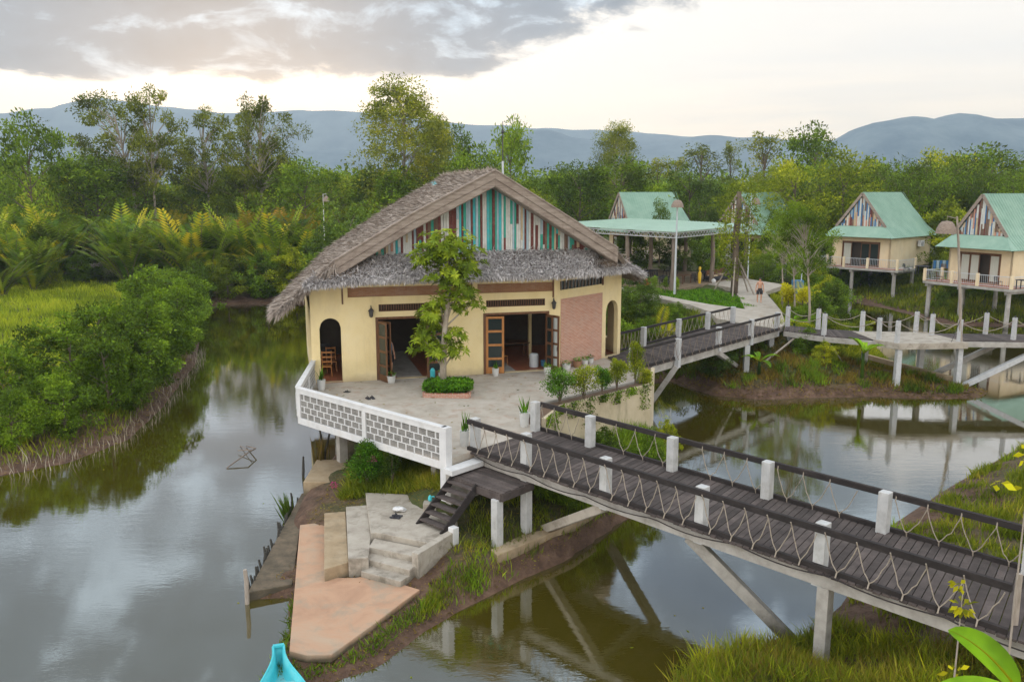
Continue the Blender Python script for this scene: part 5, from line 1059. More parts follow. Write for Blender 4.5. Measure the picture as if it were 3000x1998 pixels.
# ------------------------------------------------------------------ people
def person(label,loc,rot,joints,edges,mt,cat='person'):
    pass
def skinmesh(name,J,E_,mt,parent,sub=2,root=0):
    me=bpy.data.meshes.new(name); me.from_pydata([j[:3] for j in J],E_,[]); me.materials.append(mt); me.update()
    o=bpy.data.objects.new(name,me); lk(o,parent); sk=o.modifiers.new('skin','SKIN'); 
    if not me.skin_vertices: 
        bpy.context.view_layer.objects.active=o; bpy.ops.mesh.customdata_skin_add() if hasattr(bpy.ops.mesh,'customdata_skin_add') else None
    sv=me.skin_vertices[0].data
    for i,j in enumerate(J): r=j[3]; sv[i].radius=(r,r) if not isinstance(r,tuple) else r; sv[i].use_root=(i==root)
    s_=o.modifiers.new('sub','SUBSURF'); s_.levels=sub; s_.render_levels=sub; sk.use_smooth_shade=True
    return o
def human(label,loc,rot,shorts_only=True,top=None):
    t=thing('person',label,'person',loc,rot)
    J=[(0,0,.95,.155),(0,.0,1.12,.135),(0,-.01,1.32,.16),(0,.0,1.46,.10),(0,0,1.53,.055),(0,-.02,1.62,.085),(0,-.02,1.71,.082),   # 0-6
       (.11,0,.90,.10),(.12,-.05,.50,.066),(.12,.03,.10,.045),(.12,-.08,.035,.042),(.12,-.16,.025,.03),      # right leg 7-11
       (-.11,0,.90,.10),(-.13,.04,.50,.066),(-.12,.12,.11,.045),(-.12,.03,.035,.042),(-.12,-.05,.025,.03),   # left leg 12-16
       (.17,0,1.43,.065),(.25,.01,1.18,.047),(.27,-.06,.93,.036),(.27,-.08,.84,.034),                          # arm 17-20
       (-.17,0,1.43,.065),(-.25,.02,1.18,.047),(-.28,-.02,.93,.036),(-.28,-.04,.84,.034)]
    E_=[(0,1),(1,2),(2,3),(3,4),(4,5),(5,6),(0,7),(7,8),(8,9),(9,10),(10,11),(0,12),(12,13),(13,14),(14,15),(15,16),(3,17),(17,18),(18,19),(19,20),(3,21),(21,22),(22,23),(23,24)]
    for b,sx in ((20,1),(24,-1)):
        bx,by,bz,_=J[b]
        for k,(dx,l) in enumerate(((-.025,.075),(-.008,.085),(.009,.08),(.025,.065))): n=len(J); J.append((bx+sx*dx,by-.005,bz-.05,.009)); J.append((bx+sx*dx,by-.02,bz-.05-l,.007)); E_+=[(b,n),(n,n+1)]
        n=len(J); J.append((bx-sx*.04,by-.03,bz-.03,.010)); E_.append((b,n))
    skinmesh('body',J,E_,M['skin'],t)
    m=MB(); m.lathe([(.17,-.0),(.172,.12),(.16,.2),(.155,.22)],(0,0,.82),16); sh=obj('shorts',m,M['shorts'],t,world=False)
    m2=MB()
    for x,y in ((.11,-.02),(-.115,.015)): m2.tube([(x,y*.2,.88),(x*1.05,y,.60)],[.112,.108],12)
    obj('shorts_leg',m2,M['shorts'],sh,world=False,smooth=True)
    m=MB(); m.lathe([(.062,.0),(.092,.03),(.096,.09),(.07,.14),(.01,.155)],(0,.005,1.655),12); obj('hair',m,M['hair'],t,world=False,smooth=True)
    m=MB(); m.lathe([(.0,0),(.012,.01),(0,.03)],(0,-.105,1.635),6)
    for x in (-.032,.032): m.lathe([(.0,0),(.009,.006),(0,.012)],(x,-.098,1.665),6,1)
    m.box(-.025,.025,-.105,-.09,1.592,1.600,2); obj('face',m,[M['skin'],M['hair'],M['red']],t,world=False)
    if top:
        m=MB(); m.lathe([(.17,.9),(.165,1.1),(.185,1.3),(.17,1.42),(.08,1.5)],n=14); obj('shirt',m,M[top],t,world=False,smooth=True)
    return t
human('bare chested man in dark shorts walking on the pale garden path',(17.85,60.7,.03),math.radians(-8))
hp=human('person in a blue shirt standing in the shade behind the left door leaf',(*hw(-4.42,.55)[:2],.03),HA+.5,top='blue')

n=2000; u=rng.random(n); seg=[Vector((.95+.22,28.1-.2)),Vector((1.65+.22,29.95-.18)),Vector((5.4+.2,33.38-.18))]
pts=[];vv=[]
for k in range(n):
    c_=int(rng.random()*9); uu=(c_+.5+rng.normal(0,.22))/9; uu=min(.99,max(.01,uu)); q=seg[0].lerp(seg[1],uu*3.2) if uu<.3125 else seg[1].lerp(seg[2],(uu-.3125)/.6875)
    hang=[.4,.9,.3,.6,1.1,.3,.5,.3,1.0][c_]; pts.append((q.x+rng.normal(0,.03),q.y+rng.normal(0,.03),.36-rng.random()**1.3*hang))
pts=np.array(pts); di=unit(np.stack([rng.normal(.3,.4,n),rng.normal(-.5,.4,n),rng.normal(-.4,.4,n)],1)); tag(qmesh('wall_vine',cards(pts,di,unit(rdir(n)+[.5,-.8,.3]),.09,.045),rng.random(n),G['shrub']),'creeping vine hanging in strands over the cream retaining wall','vine')
# ------------------------------------------------------------------ vegetation
def wx(px,D): return (px-1500)/F*D*1.0*(math.cos(PITCH)+0)+ (px-1500)/F*D*0  # small-angle bearing
def bear(px,D,py=600):
    r=ray(px,py); return r[0]/r[1]*D
def crownmesh(blobs,per,L,Wd,droop=0.,flat=1.0,spread=(.2,1.0)):
    Vs=[];vals=[]
    for (cx,cy,cz,rx,ry,rz_) in blobs:
        n=per; d=rdir(n); rad=rng.uniform(spread[0],spread[1],(n,1))**.6
        p=np.array([cx,cy,cz])+d*np.array([rx,ry,rz_*flat])*rad*(1+rng.normal(0,.12,(n,1)))
        di=unit(d*.8+rng.normal(0,.6,(n,3))+np.array([0,0,.1-droop])); nr=unit(rdir(n)*.8+np.array([0,0,.7]))
        Vs.append(cards(p,di,nr,L*rng.uniform(.55,1.35,n),Wd*rng.uniform(.6,1.4,n))); vals.append(np.clip(rng.random()*.45+rng.normal(.28,.16,n),0,1))
    return np.concatenate(Vs),np.concatenate(vals)
def envelope(n,H,c,rr,rz_,br,rs,lean=0,jag=.25):
    out=[]
    while len(out)<n:
        a=rs.uniform(0,6.283); z=rs.uniform(-1,1); r=math.sqrt(1-z*z)*rs.uniform(.45,1.0)*(1+rs.uniform(-jag,jag))
        b=br*H*rs.uniform(.5,1.55); out.append((rr*H*r*math.cos(a)+lean*H*(.5+z*.5),rr*H*r*math.sin(a),H*(c+rz_*z*rs.uniform(.75,1.08)),b,b,b*.8))
    return out
def tree_proto(name,label,cat,H,kind,seed,mt,L=.38,Wd=.16,group=None,tm='trunk',lean=0):
    rs=random.Random(seed); t=thing(name,label,cat,(0,0,0),0,group)
    if kind=='airy':
        bl=envelope(48,H,.70,.25,.27,.050,rs,lean,.35); per=170; cs=.42; tr=.011
    elif kind=='tall':
        bl=envelope(110,H,.60,.25,.38,.06,rs,lean,.15)+[(0,0,H*(.45+.07*q),H*.14,H*.14,H*.1) for q in range(7)]; per=190; cs=.2; tr=.011
    elif kind=='round':
        bl=envelope(46,H,.58,.33,.38,.095,rs,lean,.3); per=120; cs=.2; tr=.018
    elif kind=='shrub':
        bl=envelope(70,H,.48,.46,.50,.095,rs,lean,.45); per=120; cs=.1; tr=.018
    elif kind=='thin':
        bl=envelope(26,H,.62,.12,.36,.05,rs,lean,.3); per=110; cs=.3; tr=.01
    m=MB(); top=H*(.86 if kind in('airy','thin','tall') else .7); k=6; path=[]
    for i in range(k+1):
        u=i/k; path.append((lean*H*.6*u*u+rs.uniform(-.01,.01)*H,rs.uniform(-.01,.01)*H,top*u-.4*(i==0)))
    m.tube(path,[tr*H*(1.15-.95*i/k) for i in range(k+1)],8)
    for b in bl[::1 if kind in('airy','thin') else 3]:
        zz=max(H*cs,min(top,b[2]-H*rs.uniform(.10,.24))); u=zz/top; j=min(k-1,int(u*k)); f=u*k-j; p0=tuple(path[j][q]+(path[j+1][q]-path[j][q])*min(1,f) for q in range(3))
        mid=tuple((p0[q]+b[q])/2 for q in range(2))+((p0[2]*.4+b[2]*.6),); m.tube([p0,mid,b[:3]],[tr*H*.35,tr*H*.2,tr*H*.08],5,cap=False)
    obj('trunk',m,M[tm],t,world=False,smooth=True)
    V_,v_=crownmesh(bl,per,L,Wd,.25 if kind in('airy','tall','thin') else 0); qmesh('crown',V_,v_,mt,t)
    return t
def put(t,px,D,top=None,H=None,x=None,rot=None,label=None,group=None,first=False,sx=1,base=None,Hp=1):
    X=bear(px,D) if x is None else x; g=gz(X,D) if base is None else base
    if top is not None:
        r=ray(px,top); zt=ZC+r[2]*D/r[1]; s=(zt-g)/Hp
    else: s=H/Hp
    rot=rng.uniform(0,6.28) if rot is None else rot
    sc=(s*sx,s*sx,s)
    if first:
        t.location=(X,D,g); t.rotation_euler=(0,0,rot); t.scale=sc
        if label: t['label']=label
        if group: t['group']=group
        return t
    return dup(t,(X,D,g),rot,sc,label,group)
A1=tree_proto('feathery_tree','','tree',22,'airy',2,G['airy'],.42,.15,lean=-.16)
put(A1,405,120,262,first=True,rot=0,Hp=22.2,label='tall airy tree leaning left with the widest open crown against the sky at left',sx=1.15)
A2=tree_proto('feathery_tree','','tree',22,'airy',7,G['airy'],.42,.15,lean=.02)
put(A2,455,118,236,first=True,rot=1,Hp=22.4,sx=.8,label='tallest airy tree on the left with two golden tufts above the mountain ridge')
put(A2,610,124,298,rot=2.6,Hp=22.4,sx=.95,label='airy pale tree between the two tallest groups on the left skyline')
put(A1,720,122,300,rot=2.5,Hp=22.2,sx=.75,label='thin open tree just left of the straight white trunked tree')
A3=tree_proto('feathery_tree','','tree',22,'airy',19,G['airy'],.42,.15,lean=.03)
put(A3,765,119,280,first=True,rot=0,Hp=22.2,sx=.95,label='airy tree with straight white trunk and two rounded top tufts left of centre')
T5=tree_proto('tall_tree','','tree',22,'tall',23,G['airy'],.36,.15)
put(T5,1185,112,252,first=True,rot=0,Hp=21.5,sx=1.15,label='massive dense tall tree above the left slope of the thatched roof')
put(T5,1800,150,372,rot=2,Hp=21.5,sx=.95,label='tall dark irregular tree right of the roof peak against blue hills')
put(T5,1275,122,352,rot=3,Hp=21.5,sx=.7,label='lower dark tree hugging the right side of the massive tall tree')
TH=tree_proto('slim_tree','','tree',18,'thin',31,G['airy'],.36,.14,tm='trunkb')
put(TH,2050,140,395,first=True,rot=0,Hp=18,sx=1.5,label='slim twin crowned dark tree left of the narrow pointed tree on the right skyline')
put(TH,2137,140,384,rot=1,Hp=18,sx=.75,label='very narrow pointed tree on the right skyline')
put(TH,2235,130,352,rot=2,Hp=18,sx=1.2,label='tallest sparse brownish tree on the right skyline')
put(TH,1925,150,440,rot=3,Hp=18,sx=1.3,label='small pale twin tree left of the slim dark tree on the skyline'); put(TH,1975,150,436,rot=4.5,Hp=18,sx=1.2,label='small round topped pale tree beside its twin on the skyline')
R1=tree_proto('round_tree','','tree',12,'round',41,G['mid'],.34,.17,tm='trunkb')
put(R1,95,103,352,first=True,rot=0,Hp=11.6,sx=.75,label='big rounded olive tree at the far left edge of the skyline')
put(R1,1495,108,365,rot=1,Hp=11.6,sx=.62,label='round topped tree behind the lightning mast')
put(R1,1400,100,440,rot=2,Hp=11.6,sx=.85,label='bright dense green tree right behind the roof ridge')
put(R1,1340,125,385,rot=2.5,Hp=11.6,sx=.6,label='small dark tree between the massive tall tree and the mast')
put(R1,2380,125,378,rot=3,Hp=11.6,sx=.8,label='pale brown topped tree left of the right hand blue hill')
R2=tree_proto('round_tree','','tree',12,'round',47,G['lime'],.32,.16,tm='trunkb')
put(R2,2330,94,478,first=True,rot=0,Hp=11.6,sx=1.1,label='large yellow green tree left of the cottage with air conditioner')
put(R2,2470,98,450,rot=1,Hp=11.6,sx=1.1,label='large yellow green tree directly behind the cottage with air conditioner')
R3=tree_proto('dark_tree','','tree',12,'round',53,G['dark'],.32,.16,tm='trunkb')
put(R3,1010,74,600,first=True,rot=0,Hp=11.6,sx=1.0,label='dark rounded tree touching the left slope of the thatched roof')
put(R3,1935,91,585,rot=1,Hp=11.6,sx=.6,label='dark green cone shaped tree in front of the distant cottage roof'); put(R3,2065,93,590,rot=2,Hp=11.6,sx=.8,label='dark green tree behind the right corner of the pavilion')
put(R3,2560,104,560,rot=2,Hp=11.6,sx=1,label='dark tree in the shade behind the cottage with air conditioner')
# bamboo
def bamboo_proto(seed,H=13):
    rs=random.Random(seed); t=thing('bamboo_clump','','bamboo',(0,0,0),0); m=MB(); C_=[];D_=[]
    for k in range(30):
        a=rs.uniform(0,6.28); h=H*rs.uniform(.7,1.05); sp=H*rs.uniform(.08,.34); pts=[]
        for i in range(8):
            u=i/7; pts.append((math.cos(a)*(sp*u**2.4+.3),math.sin(a)*(sp*u**2.4+.3),h*(u-.22*u**4)))
        m.tube(pts,[.06*(1-.85*i/7) for i in range(8)],5,cap=False)
        for j in range(170):
            u=rs.uniform(.22,1)**.8; i=min(6,int(u*7)); f=u*7-i; p=np.array(pts[i])*(1-f)+np.array(pts[i+1])*f; C_.append(p+rng.normal(0,.38*(.6+u*.6),3)); 
    n=len(C_); di=unit(rdir(n)+np.array([0,0,-.5])); obj('culms',m,M['trunkb'],t,world=False); qmesh('foliage',cards(np.array(C_),di,rdir(n),.45*rng.uniform(.6,1.3,n),.11),np.clip(np.repeat(rng.random(30),170)*.5+rng.normal(.25,.15,n),0,1),G['mid'],t); return t
B1=bamboo_proto(3)
for i,(px,D,top) in enumerate(((2600,105,428),(2500,112,430),(2720,103,412),(2800,110,420),(2900,104,440),(2990,98,455),(2660,98,455),(3080,102,420))):
    put(B1,px,D,top,first=(i==0),Hp=12.2,sx=1.0,label='arching bamboo clump in the green wall of foliage behind the right cottages',group='bamboo clumps behind the cottages')
# middle belt of bushy trees, each a thing
rs=random.Random(77)
protos=[R1,R2,R3,R1]
def belt(n,x0,x1,y0,y1,h0,h1,label,group,pr,sx=(1.0,1.35)):
    for i in range(n):
        D=rs.uniform(y0,y1); X=x0+(x1-x0)*(i+rs.uniform(.1,.9))/n; X*=D/((y0+y1)/2); p=rs.choice(pr)
        put(p,0,D,H=rs.uniform(h0,h1),x=X,Hp=11.6,sx=rs.uniform(*sx),label=label,group=group)
belt(26,-78,-12,112,132,9.5,14.5,'bushy green tree in the belt of woods beyond the palms on the left','woods beyond the palms',[R1,R1,R3,R2])
belt(12,-16,12,96,125,8.5,12.5,'bushy green tree in the woods behind the thatched house','woods behind the house',[R1,R2,R3])
belt(15,10,48,104,126,9,12.5,'bushy green tree in the woods behind the pavilion and cottages','woods behind the cottages',[R1,R2,R1,R3])
belt(12,38,88,104,128,11,14,'leafy tree in the woods at the far right behind the cottages','woods at the far right',[R1,R2])
belt(13,-80,-16,106,112,5,7,'low bushy tree at the back of the palm thicket','low trees behind the palm thicket',[R1,R3])
# far-off wood: one mass
Vs=[];vals=[]
for i in range(620):
    D=rs.uniform(132,420); X=rs.uniform(-1,1)*D*.72; h=rs.uniform(7,13)*(1 if D<220 else 1.25); nb=5
    for k in range(nb):
        n=60 if D<220 else 30; r=h*rs.uniform(.18,.3); c=np.array([X+rs.uniform(-1,1)*h*.3,D+rs.uniform(-1,1)*h*.3,-.5+h*rs.uniform(.25,.85)]); d=rdir(n); s_=.5 if D<220 else .9
        Vs.append(cards(c+d*r*rng.uniform(.7,1.1,(n,1)),unit(d+rdir(n)),unit(rdir(n)+[0,0,.6]),s_*2*rng.uniform(.6,1.3,n),s_)); vals.append(np.clip(rs.random()*.5+rng.normal(.22,.15,n),0,1))
tag(qmesh('distant_wood',np.concatenate(Vs),np.concatenate(vals),G['mid']),'hazy green wood filling the plain up to the hills','wood',kind='stuff')
# palms -----------------------------------------------------------
def frond(base,az,el,L,curve,nl,lw,ll,vv,Vs,vals,mbr=None,up=.0):
    pts=[];p=np.array(base,float); e=el; seg=nl
    for i in range(seg+1):
        pts.append(p.copy()); d=np.array([math.cos(az)*math.cos(e),math.sin(az)*math.cos(e),math.sin(e)]); p=p+d*L/seg; e-=curve/seg*(.4+1.2*i/seg)
    pts=np.array(pts); 
    if mbr is not None: mbr.tube([tuple(q) for q in pts[::max(1,seg//5)]],[.05,.045,.035,.03,.02,.012,.01][:len(pts[::max(1,seg//5)])],4,cap=False)
    i0=max(1,seg//6); c=pts[i0:-1]; t=unit(pts[i0+1:]-pts[i0:-1]); side=np.array([-math.sin(az),math.cos(az),0.]); n=len(c)
    prof=np.sin(np.linspace(.35,2.9,n))
    for sg in (-1,1):
        di=unit(t*.75+side*sg*1.0+np.array([0,0,up-.12])); nr=np.cross(side,t); Vs.append(cards(c,di,nr+rng.normal(0,.12,(n,3)),ll*(.35+.75*prof),lw)); vals.append(np.clip(vv+rng.normal(0,.08,n),0,1))
def palm_proto(name,seed,n,L,el,mt,label='',cat='palm',nl=22,ll=.9,lw=.13,trunk=0,curve=.9):
    rs_=random.Random(seed); t=thing(name,label,cat,(0,0,0)); Vs=[];vv=[]; m=MB()
    for k in range(n):
        frond((rs_.uniform(-.25,.25),rs_.uniform(-.25,.25),trunk),rs_.uniform(0,6.28),rs_.uniform(*el),L*rs_.uniform(.7,1.1),curve*rs_.uniform(.5,1.4),nl,lw,ll,rs_.random()*.8+.05,Vs,vv,m)
    if trunk: m.tube([(0,0,-.3),(0,0,trunk)],[.14,.11],7)
    obj('frond_stalk',m,M['trunkb'],t,world=False); qmesh('fronds',np.concatenate(Vs),np.concatenate(vv),mt,t); return t
NP=[palm_proto('nipa_palm',5,17,7.4,(1.05,1.52),G['nipa'],ll=1.25,lw=.26),palm_proto('nipa_palm',6,16,7.0,(1.05,1.52),G['rust'],ll=1.2,lw=.26),palm_proto('nipa_palm',8,17,7.2,(.9,1.5),G['nipa'],ll=1.25,lw=.26)]
used=set()
def nipa(x,y,i,s,label,group):
    p=NP[i]
    if i not in used: used.add(i); p.location=(x,y,gz(x,y)); p.scale=(s,)*3; p['label']=label; p['group']=group
    else: dup(p,(x,y,gz(x,y)),rs.uniform(0,6.28),s,label,group)
for i in range(150):
    D=rs.uniform(84,106); px=rs.uniform(-60,940) ; X=bear(px,D)
    if (px<340 and px>150) or px>925: continue
    k=1 if (rs.random()<.6 and px>450 and D>90) else rs.choice([0,2]); nipa(X,D,k,rs.uniform(.8,1.15),('rusty tipped nipa palm in the thicket across the creek' if k==1 else 'green nipa palm in the thicket across the creek'),('rusty nipa palms' if k==1 else 'green nipa palms'))
for i in range(10): D=rs.uniform(74,98); X=bear(rs.uniform(-60,190),D); nipa(X,D,rs.choice([0,2]),rs.uniform(.6,.85),'green nipa palm at the far left beyond the grass field','green nipa palms at the far left')
YP=palm_proto('young_palm',31,9,1.9,(.5,1.4),G['bright'],'young yellow green palm among the bushes at the left edge',nl=18,ll=.5,lw=.06,curve=.7); YP.location=(*P(45,1150,-1.6),-1.7); YP.scale=(1.3,)*3
dup(YP,(9.2,51.5,-1.1),1.0,1.1,'young yellow palm on the slope right of the yellow house',None); dup(YP,(21.8,62,-.4),2.0,1.0,'yellowish palm tuft beside the path near the blue box',None)
# mangrove shrubs on the creek banks
S=[tree_proto('mangrove_bush','','bush',5,'shrub',61+i,G['shrub'],.21,.11,tm='trunkb') for i in range(3)]
S2=[tree_proto('leafy_bush','','bush',5,'shrub',71+i,G['lime'] if i==0 else G['dark'],.20,.10,tm='trunkb') for i in range(2)]
su=set()
def bush(p,x,y,h,label,group=None,sx=1.0,base=None):
    g=(gz(x,y) if base is None else base)-.1; s=h/4.8
    if id(p) not in su: su.add(id(p)); p.location=(x,y,g); p.scale=(s*sx,s*sx,s); p.rotation_euler=(0,0,rs.uniform(0,6)); p['label']=label; 
    else: p=dup(p,(x,y,g),rs.uniform(0,6.28),(s*sx,s*sx,s),label)
    if group: p['group']=group
    elif 'group' in p: del p['group']
mg=[(-21.5,31.4,1.6),(-23.5,33,1.4),(-20,33.2,3.0),(-18.9,35.2,3.4),(-21.6,36,4.0),(-18.5,38.3,4.4),(-20.8,39.6,5.0),(-18.9,41.6,4.8),(-21.2,43.5,5.4),(-19.6,45.6,5.2),(-20.4,49.2,5.4),(-22.5,52,5.6),(-21.6,55,5.2),(-24.6,57.5,5.4),(-23.6,60.8,5.2),(-26,63,5),(-25.2,66.5,5.2),(-28,69,5),(-29.5,73,4.6),(-32,76,4.4)]
for i,(x,y,h) in enumerate(mg): bush(S[i%3],x-.3,y,h*.80,'leafy mangrove bush on the left creek bank','mangrove bushes on the left bank',rs.uniform(.9,1.15))
for i,(x,y,h) in enumerate([(-27.5,81.5,3.6),(-24,82.5,4.2),(-21,82,4.6),(-18.3,81,4.4),(-15.5,80.5,4.2),(-12.5,79,4.4),(-9,78,4),(-30,80,3.5)]): bush(S[i%3] if i%2 else S2[0],x,y,h,'bright green bush on the far bank at the head of the creek','bushes on the far bank',1.2)
for i in range(9):
    D=rs.uniform(86,92); X=bear(rs.uniform(-60,640),D); bush(rs.choice([S[0],S2[1],S[2]]),X,D,rs.uniform(1.6,3.4),'low bush between the grass field and the palm thicket','bushes beyond the grass field',1.3)
LB=palm_proto('pale_sapling',77,1,.1,(1,1.2),G['lime']); bpy.data.objects.remove(LB.children[0]); bpy.data.objects.remove(LB.children[0]); bpy.data.objects.remove(LB)
bush(S2[0],*P(150,850,-1.6),4.6,'pale green conical bush at the back edge of the grass field',None,.6)
# right side bushes
rb=[(26.5,88,4.5),(24,84,3.6),(20.5,88,4),(17,86,4),(12,86,4.5),(8,80,4),(4,84,4.5),(30,86,4),(31.5,92,5),(27.5,76,3.2),(29,80,3.5),(23.5,79,2.8),(26,70.5,2.6),(24.6,66,2.8),(25.3,72,3.0)]
for i,(x,y,h) in enumerate(rb): bush([S[0],S2[0],S[1],S2[1]][i%4],x,y,h,'green bush around the pavilion and the half hidden cottage','bushes around the pavilion',1.1)
rb=[(36,87,3.2),(39,85,2.4),(41,78,2.0),(43,76.5,2.6),(42.6,80,3.6),(45,73,2.4),(38,74,1.6),(37,70,1.5),(47,79,4.2),(49,76,4),(44,84,5),(50,84,6),(56,80,6),(46,90,7),(52,92,7),(34.5,89,3)]
for i,(x,y,h) in enumerate(rb): bush([S[2],S2[0],S[1]][i%3],x,y,h,'green bush on the slope around the two right hand cottages','bushes around the right cottages',1.15)
rb=[(10.2,54.5,1.6),(8.7,57,2.2),(7.0,55,2.4),(6.5,60,3.2),(9.5,62,2.4),(8.2,50.5,1.8),(5.5,51.5,2.6),(3.2,56,3.2),(11.2,56.5,1.2),(5,66,3.6),(9.2,48.2,1.2),(11.5,52.6,1.0)]
for i,(x,y,h) in enumerate(rb): bush([S[1],S2[1],S[0]][i%3],x,y,h,'green bush on the slope between the yellow house and the path','bushes on the slope beside the house',1.2)
rb=[(19.6,50.8,1.9),(20.8,53,2.0),(19.4,55.5,1.8),(22.5,54.5,1.7),(21.2,57.5,2.2),(16.9,47.7,1.6),(17.3,46.0,1.3),(22.8,60,2.4),(24.3,63,3.0)]
for i,(x,y,h) in enumerate(rb): bush([S2[0],S[1],S[0]][i%3],x,y,h,'bright bush beside the path and the plank walkway','bushes beside the path',1.15)
bush(S2[1],11.2,45.6,1.9,'dark bush under the far timber bridge',None,1.5); bush(S2[1],1.9,25.6,1.3,'dark glossy bush in the shade under the foreground bridge',None,1.3)
bush(S[0],3.2,28.0,1.5,'green bush between the cream wall and the foreground bridge',None,1.1); bush(S[1],4.9,29.4,1.5,'green bush at the water edge below the cream wall',None,1.0); bush(S2[0],6.2,32.6,1.7,'climbing bright green bush at the outer corner of the cream wall',None,.7); bush(S[2],2.0,27.3,1.2,'small bush below the first far bridge post',None,.9)
bo=shrub('bougainvillea','lush green bush with magenta flowers under the white parapet',-4.75,26.55,-1.75,1.65,.95,G['hedge'],6500,.085)
V_,v_=leafball((.25,-.35,1.15),(.14,.1,.1),50,.06,.04); V2,v2=leafball((-1.0,-.5,.35),(.12,.1,.08),40,.06,.04); qmesh('flowers',V_,v_,G['magenta'],bo); qmesh('flowers',V2,v2,G['magenta'],bo)
shrub('hanging_shrub','blue green bush hanging beside the bougainvillea under the parapet',-3.9,26.3,-1.5,1.2,.5,G['dark'],2200,.07)
# slim acacia by the walkway and brown palm-like trunk with props
ac=tree_proto('slim_acacia','slender pale trunked tree with feathery yellow green crown by the plank walkway','tree',8,'airy',91,G['mid'],.15,.055,tm='trunk',lean=-.15); ac.location=(18.5,52.3,-.6); ac.scale=(.95,.95,1.0)
ac2=dup(ac,(19.3,57.5,-.8),.3,(.8,.8,.9),'second feathery yellow green tree just behind the slender one'); ac2=dup(ac,(19.9,62,-.5),.4,(.8,.8,.9),'third feathery tree furthest back along the path edge')
pt=thing('propped_trunk','thick brown transplanted trunk with sparse crown held by slanting props','tree',(17.5,66.4,0)); m=MB(); m.tube([(0,0,-.1),(.05,0,2),(-.05,0,4.5),(.1,0,6.4),(.05,0,7.9)],[.30,.26,.25,.24,.16],10); obj('trunk',m,M['trunkb'],pt,world=False,smooth=True)
for a in (.6,2.6,4.4,5.6): m=MB(); m.tube([(math.cos(a)*1.7,math.sin(a)*1.7,-.05),(0,0,3.2)],.06,6); obj('prop',m,M['greyw'],pt,world=False)
V_,v_=crownmesh([(rs.uniform(-1,1)*(.5+.15*z_),rs.uniform(-.8,.8),z_,.6,.6,.5) for z_ in [rs.uniform(1.5,8.4) for i in range(50)]],75,.24,.10); qmesh('crown',V_,v_,G['lime'],pt)
# banana plants
def banana(label,x,y,z,h,n,Lf,seed,mt=None,els=(.3,1.2)):
    rs_=random.Random(seed); t=thing('banana_plant',label,'banana plant',(x,y,z)); m=MB(); m.tube([(0,0,-.2),(0,0,h)],[.10,.07],9); obj('stem',m,G['nipa'],t,world=False,smooth=True)
    for k in range(n):
        az=k*6.283/n+rs_.uniform(-.3,.3); e=rs_.uniform(*els); L=Lf*rs_.uniform(.8,1.1); W_=L*.13; v=[];p=Vector((0,0,h*.95)); nseg=12; sd=Vector((-math.sin(az),math.cos(az),0)); mm=MB(); spine=[]
        for i in range(nseg+1):
            u=i/nseg; d=Vector((math.cos(az)*math.cos(e),math.sin(az)*math.cos(e),math.sin(e))); w_=W_*max(.02,math.sin(min(1,max(0,(u-.12)/.88))*math.pi)**.6) if u>.12 else .02; up_=sd.cross(d)*-1
            if up_.z<0: up_=-up_
            v+=[tuple(p+sd*w_+up_*w_*.45),tuple(p+sd*w_*.5+up_*w_*.15),tuple(p),tuple(p-sd*w_*.5+up_*w_*.15),tuple(p-sd*w_+up_*w_*.45)]; spine.append(tuple(p)); p=p+d*L/nseg; e-=1.5/nseg*(.3+u)
        mm.add(v,[(i*5+j,i*5+j+1,(i+1)*5+j+1,(i+1)*5+j) for i in range(nseg) for j in range(4)]); lf=obj('leaf',mm,G['banana'] if mt is None else mt,t,world=False,smooth=True)
        a=lf.data.attributes.new('v','FLOAT','POINT'); a.data.foreach_set('value',[.35+.3*((k*7)%3)/2]*len(v)); mr=MB(); mr.tube(spine,[.022*(1.1-i/nseg) for i in range(nseg+1)],5); obj('midrib',mr,G['bright'],lf,world=False)
    return t
banana('small banana plant on the islet left of the viewing slab',18.6,44.0,-1.65,1.15,6,1.35,3); banana('low banana plant on the islet near the bridge strut',13.3,44.6,-1.6,.55,5,1.15,5,els=(.1,.8)); banana('little banana plant below the propped walkway',17.0,50.4,-.6,.7,5,1.1,7)
bt_=banana('broad green banana leaves close to the camera in the bottom right corner',5.55,8.05,-.6,2.35,3,.9,12,els=(.9,1.3))
def bigleaf(parent,pts,W_,fold,dr):
    v=[];n=14; P3=[Vector(p) for p in pts]; sp=[]
    for i in range(n+1):
        u=i/n; p=P3[0]*(1-u)**2+P3[1]*2*u*(1-u)+P3[2]*u*u; d=((P3[1]-P3[0])*(1-u)+(P3[2]-P3[1])*u).normalized(); sd=d.cross(Vector(dr)).normalized(); up_=sd.cross(d).normalized()
        if up_.dot(Vector(dr))<0: up_=-up_
        w_=W_*max(.03,math.sin(min(1,max(0,(u-.1)/.9))**.8*math.pi)**.65) if u>.1 else .02; sp.append(tuple(p))
        v+=[tuple(p+sd*w_+up_*w_*fold),tuple(p+sd*w_*.5+up_*w_*fold*.35),tuple(p),tuple(p-sd*w_*.5+up_*w_*fold*.35),tuple(p-sd*w_+up_*w_*fold)]
    mm=MB(); mm.add(v,[(i*5+j,i*5+j+1,(i+1)*5+j+1,(i+1)*5+j) for i in range(n) for j in range(4)]); lf=obj('leaf',mm,G['banana'],parent,smooth=True)
    a=lf.data.attributes.new('v','FLOAT','POINT'); a.data.foreach_set('value',[.45]*len(v)); mr=MB(); mr.tube(sp,[.018*(1.15-i/n) for i in range(n+1)],5); q=obj('midrib',mr,G['bright'],lf,world=False)
def pz(px,py,D): r=ray(px,py); t=D/r[1]; return (r[0]*t,D,ZC+r[2]*t)
bigleaf(bt_,[pz(3000,2050,8.3),pz(2900,1890,8.4),pz(2778,1845,9.0)],.15,.75,(-.35,-.5,.8))
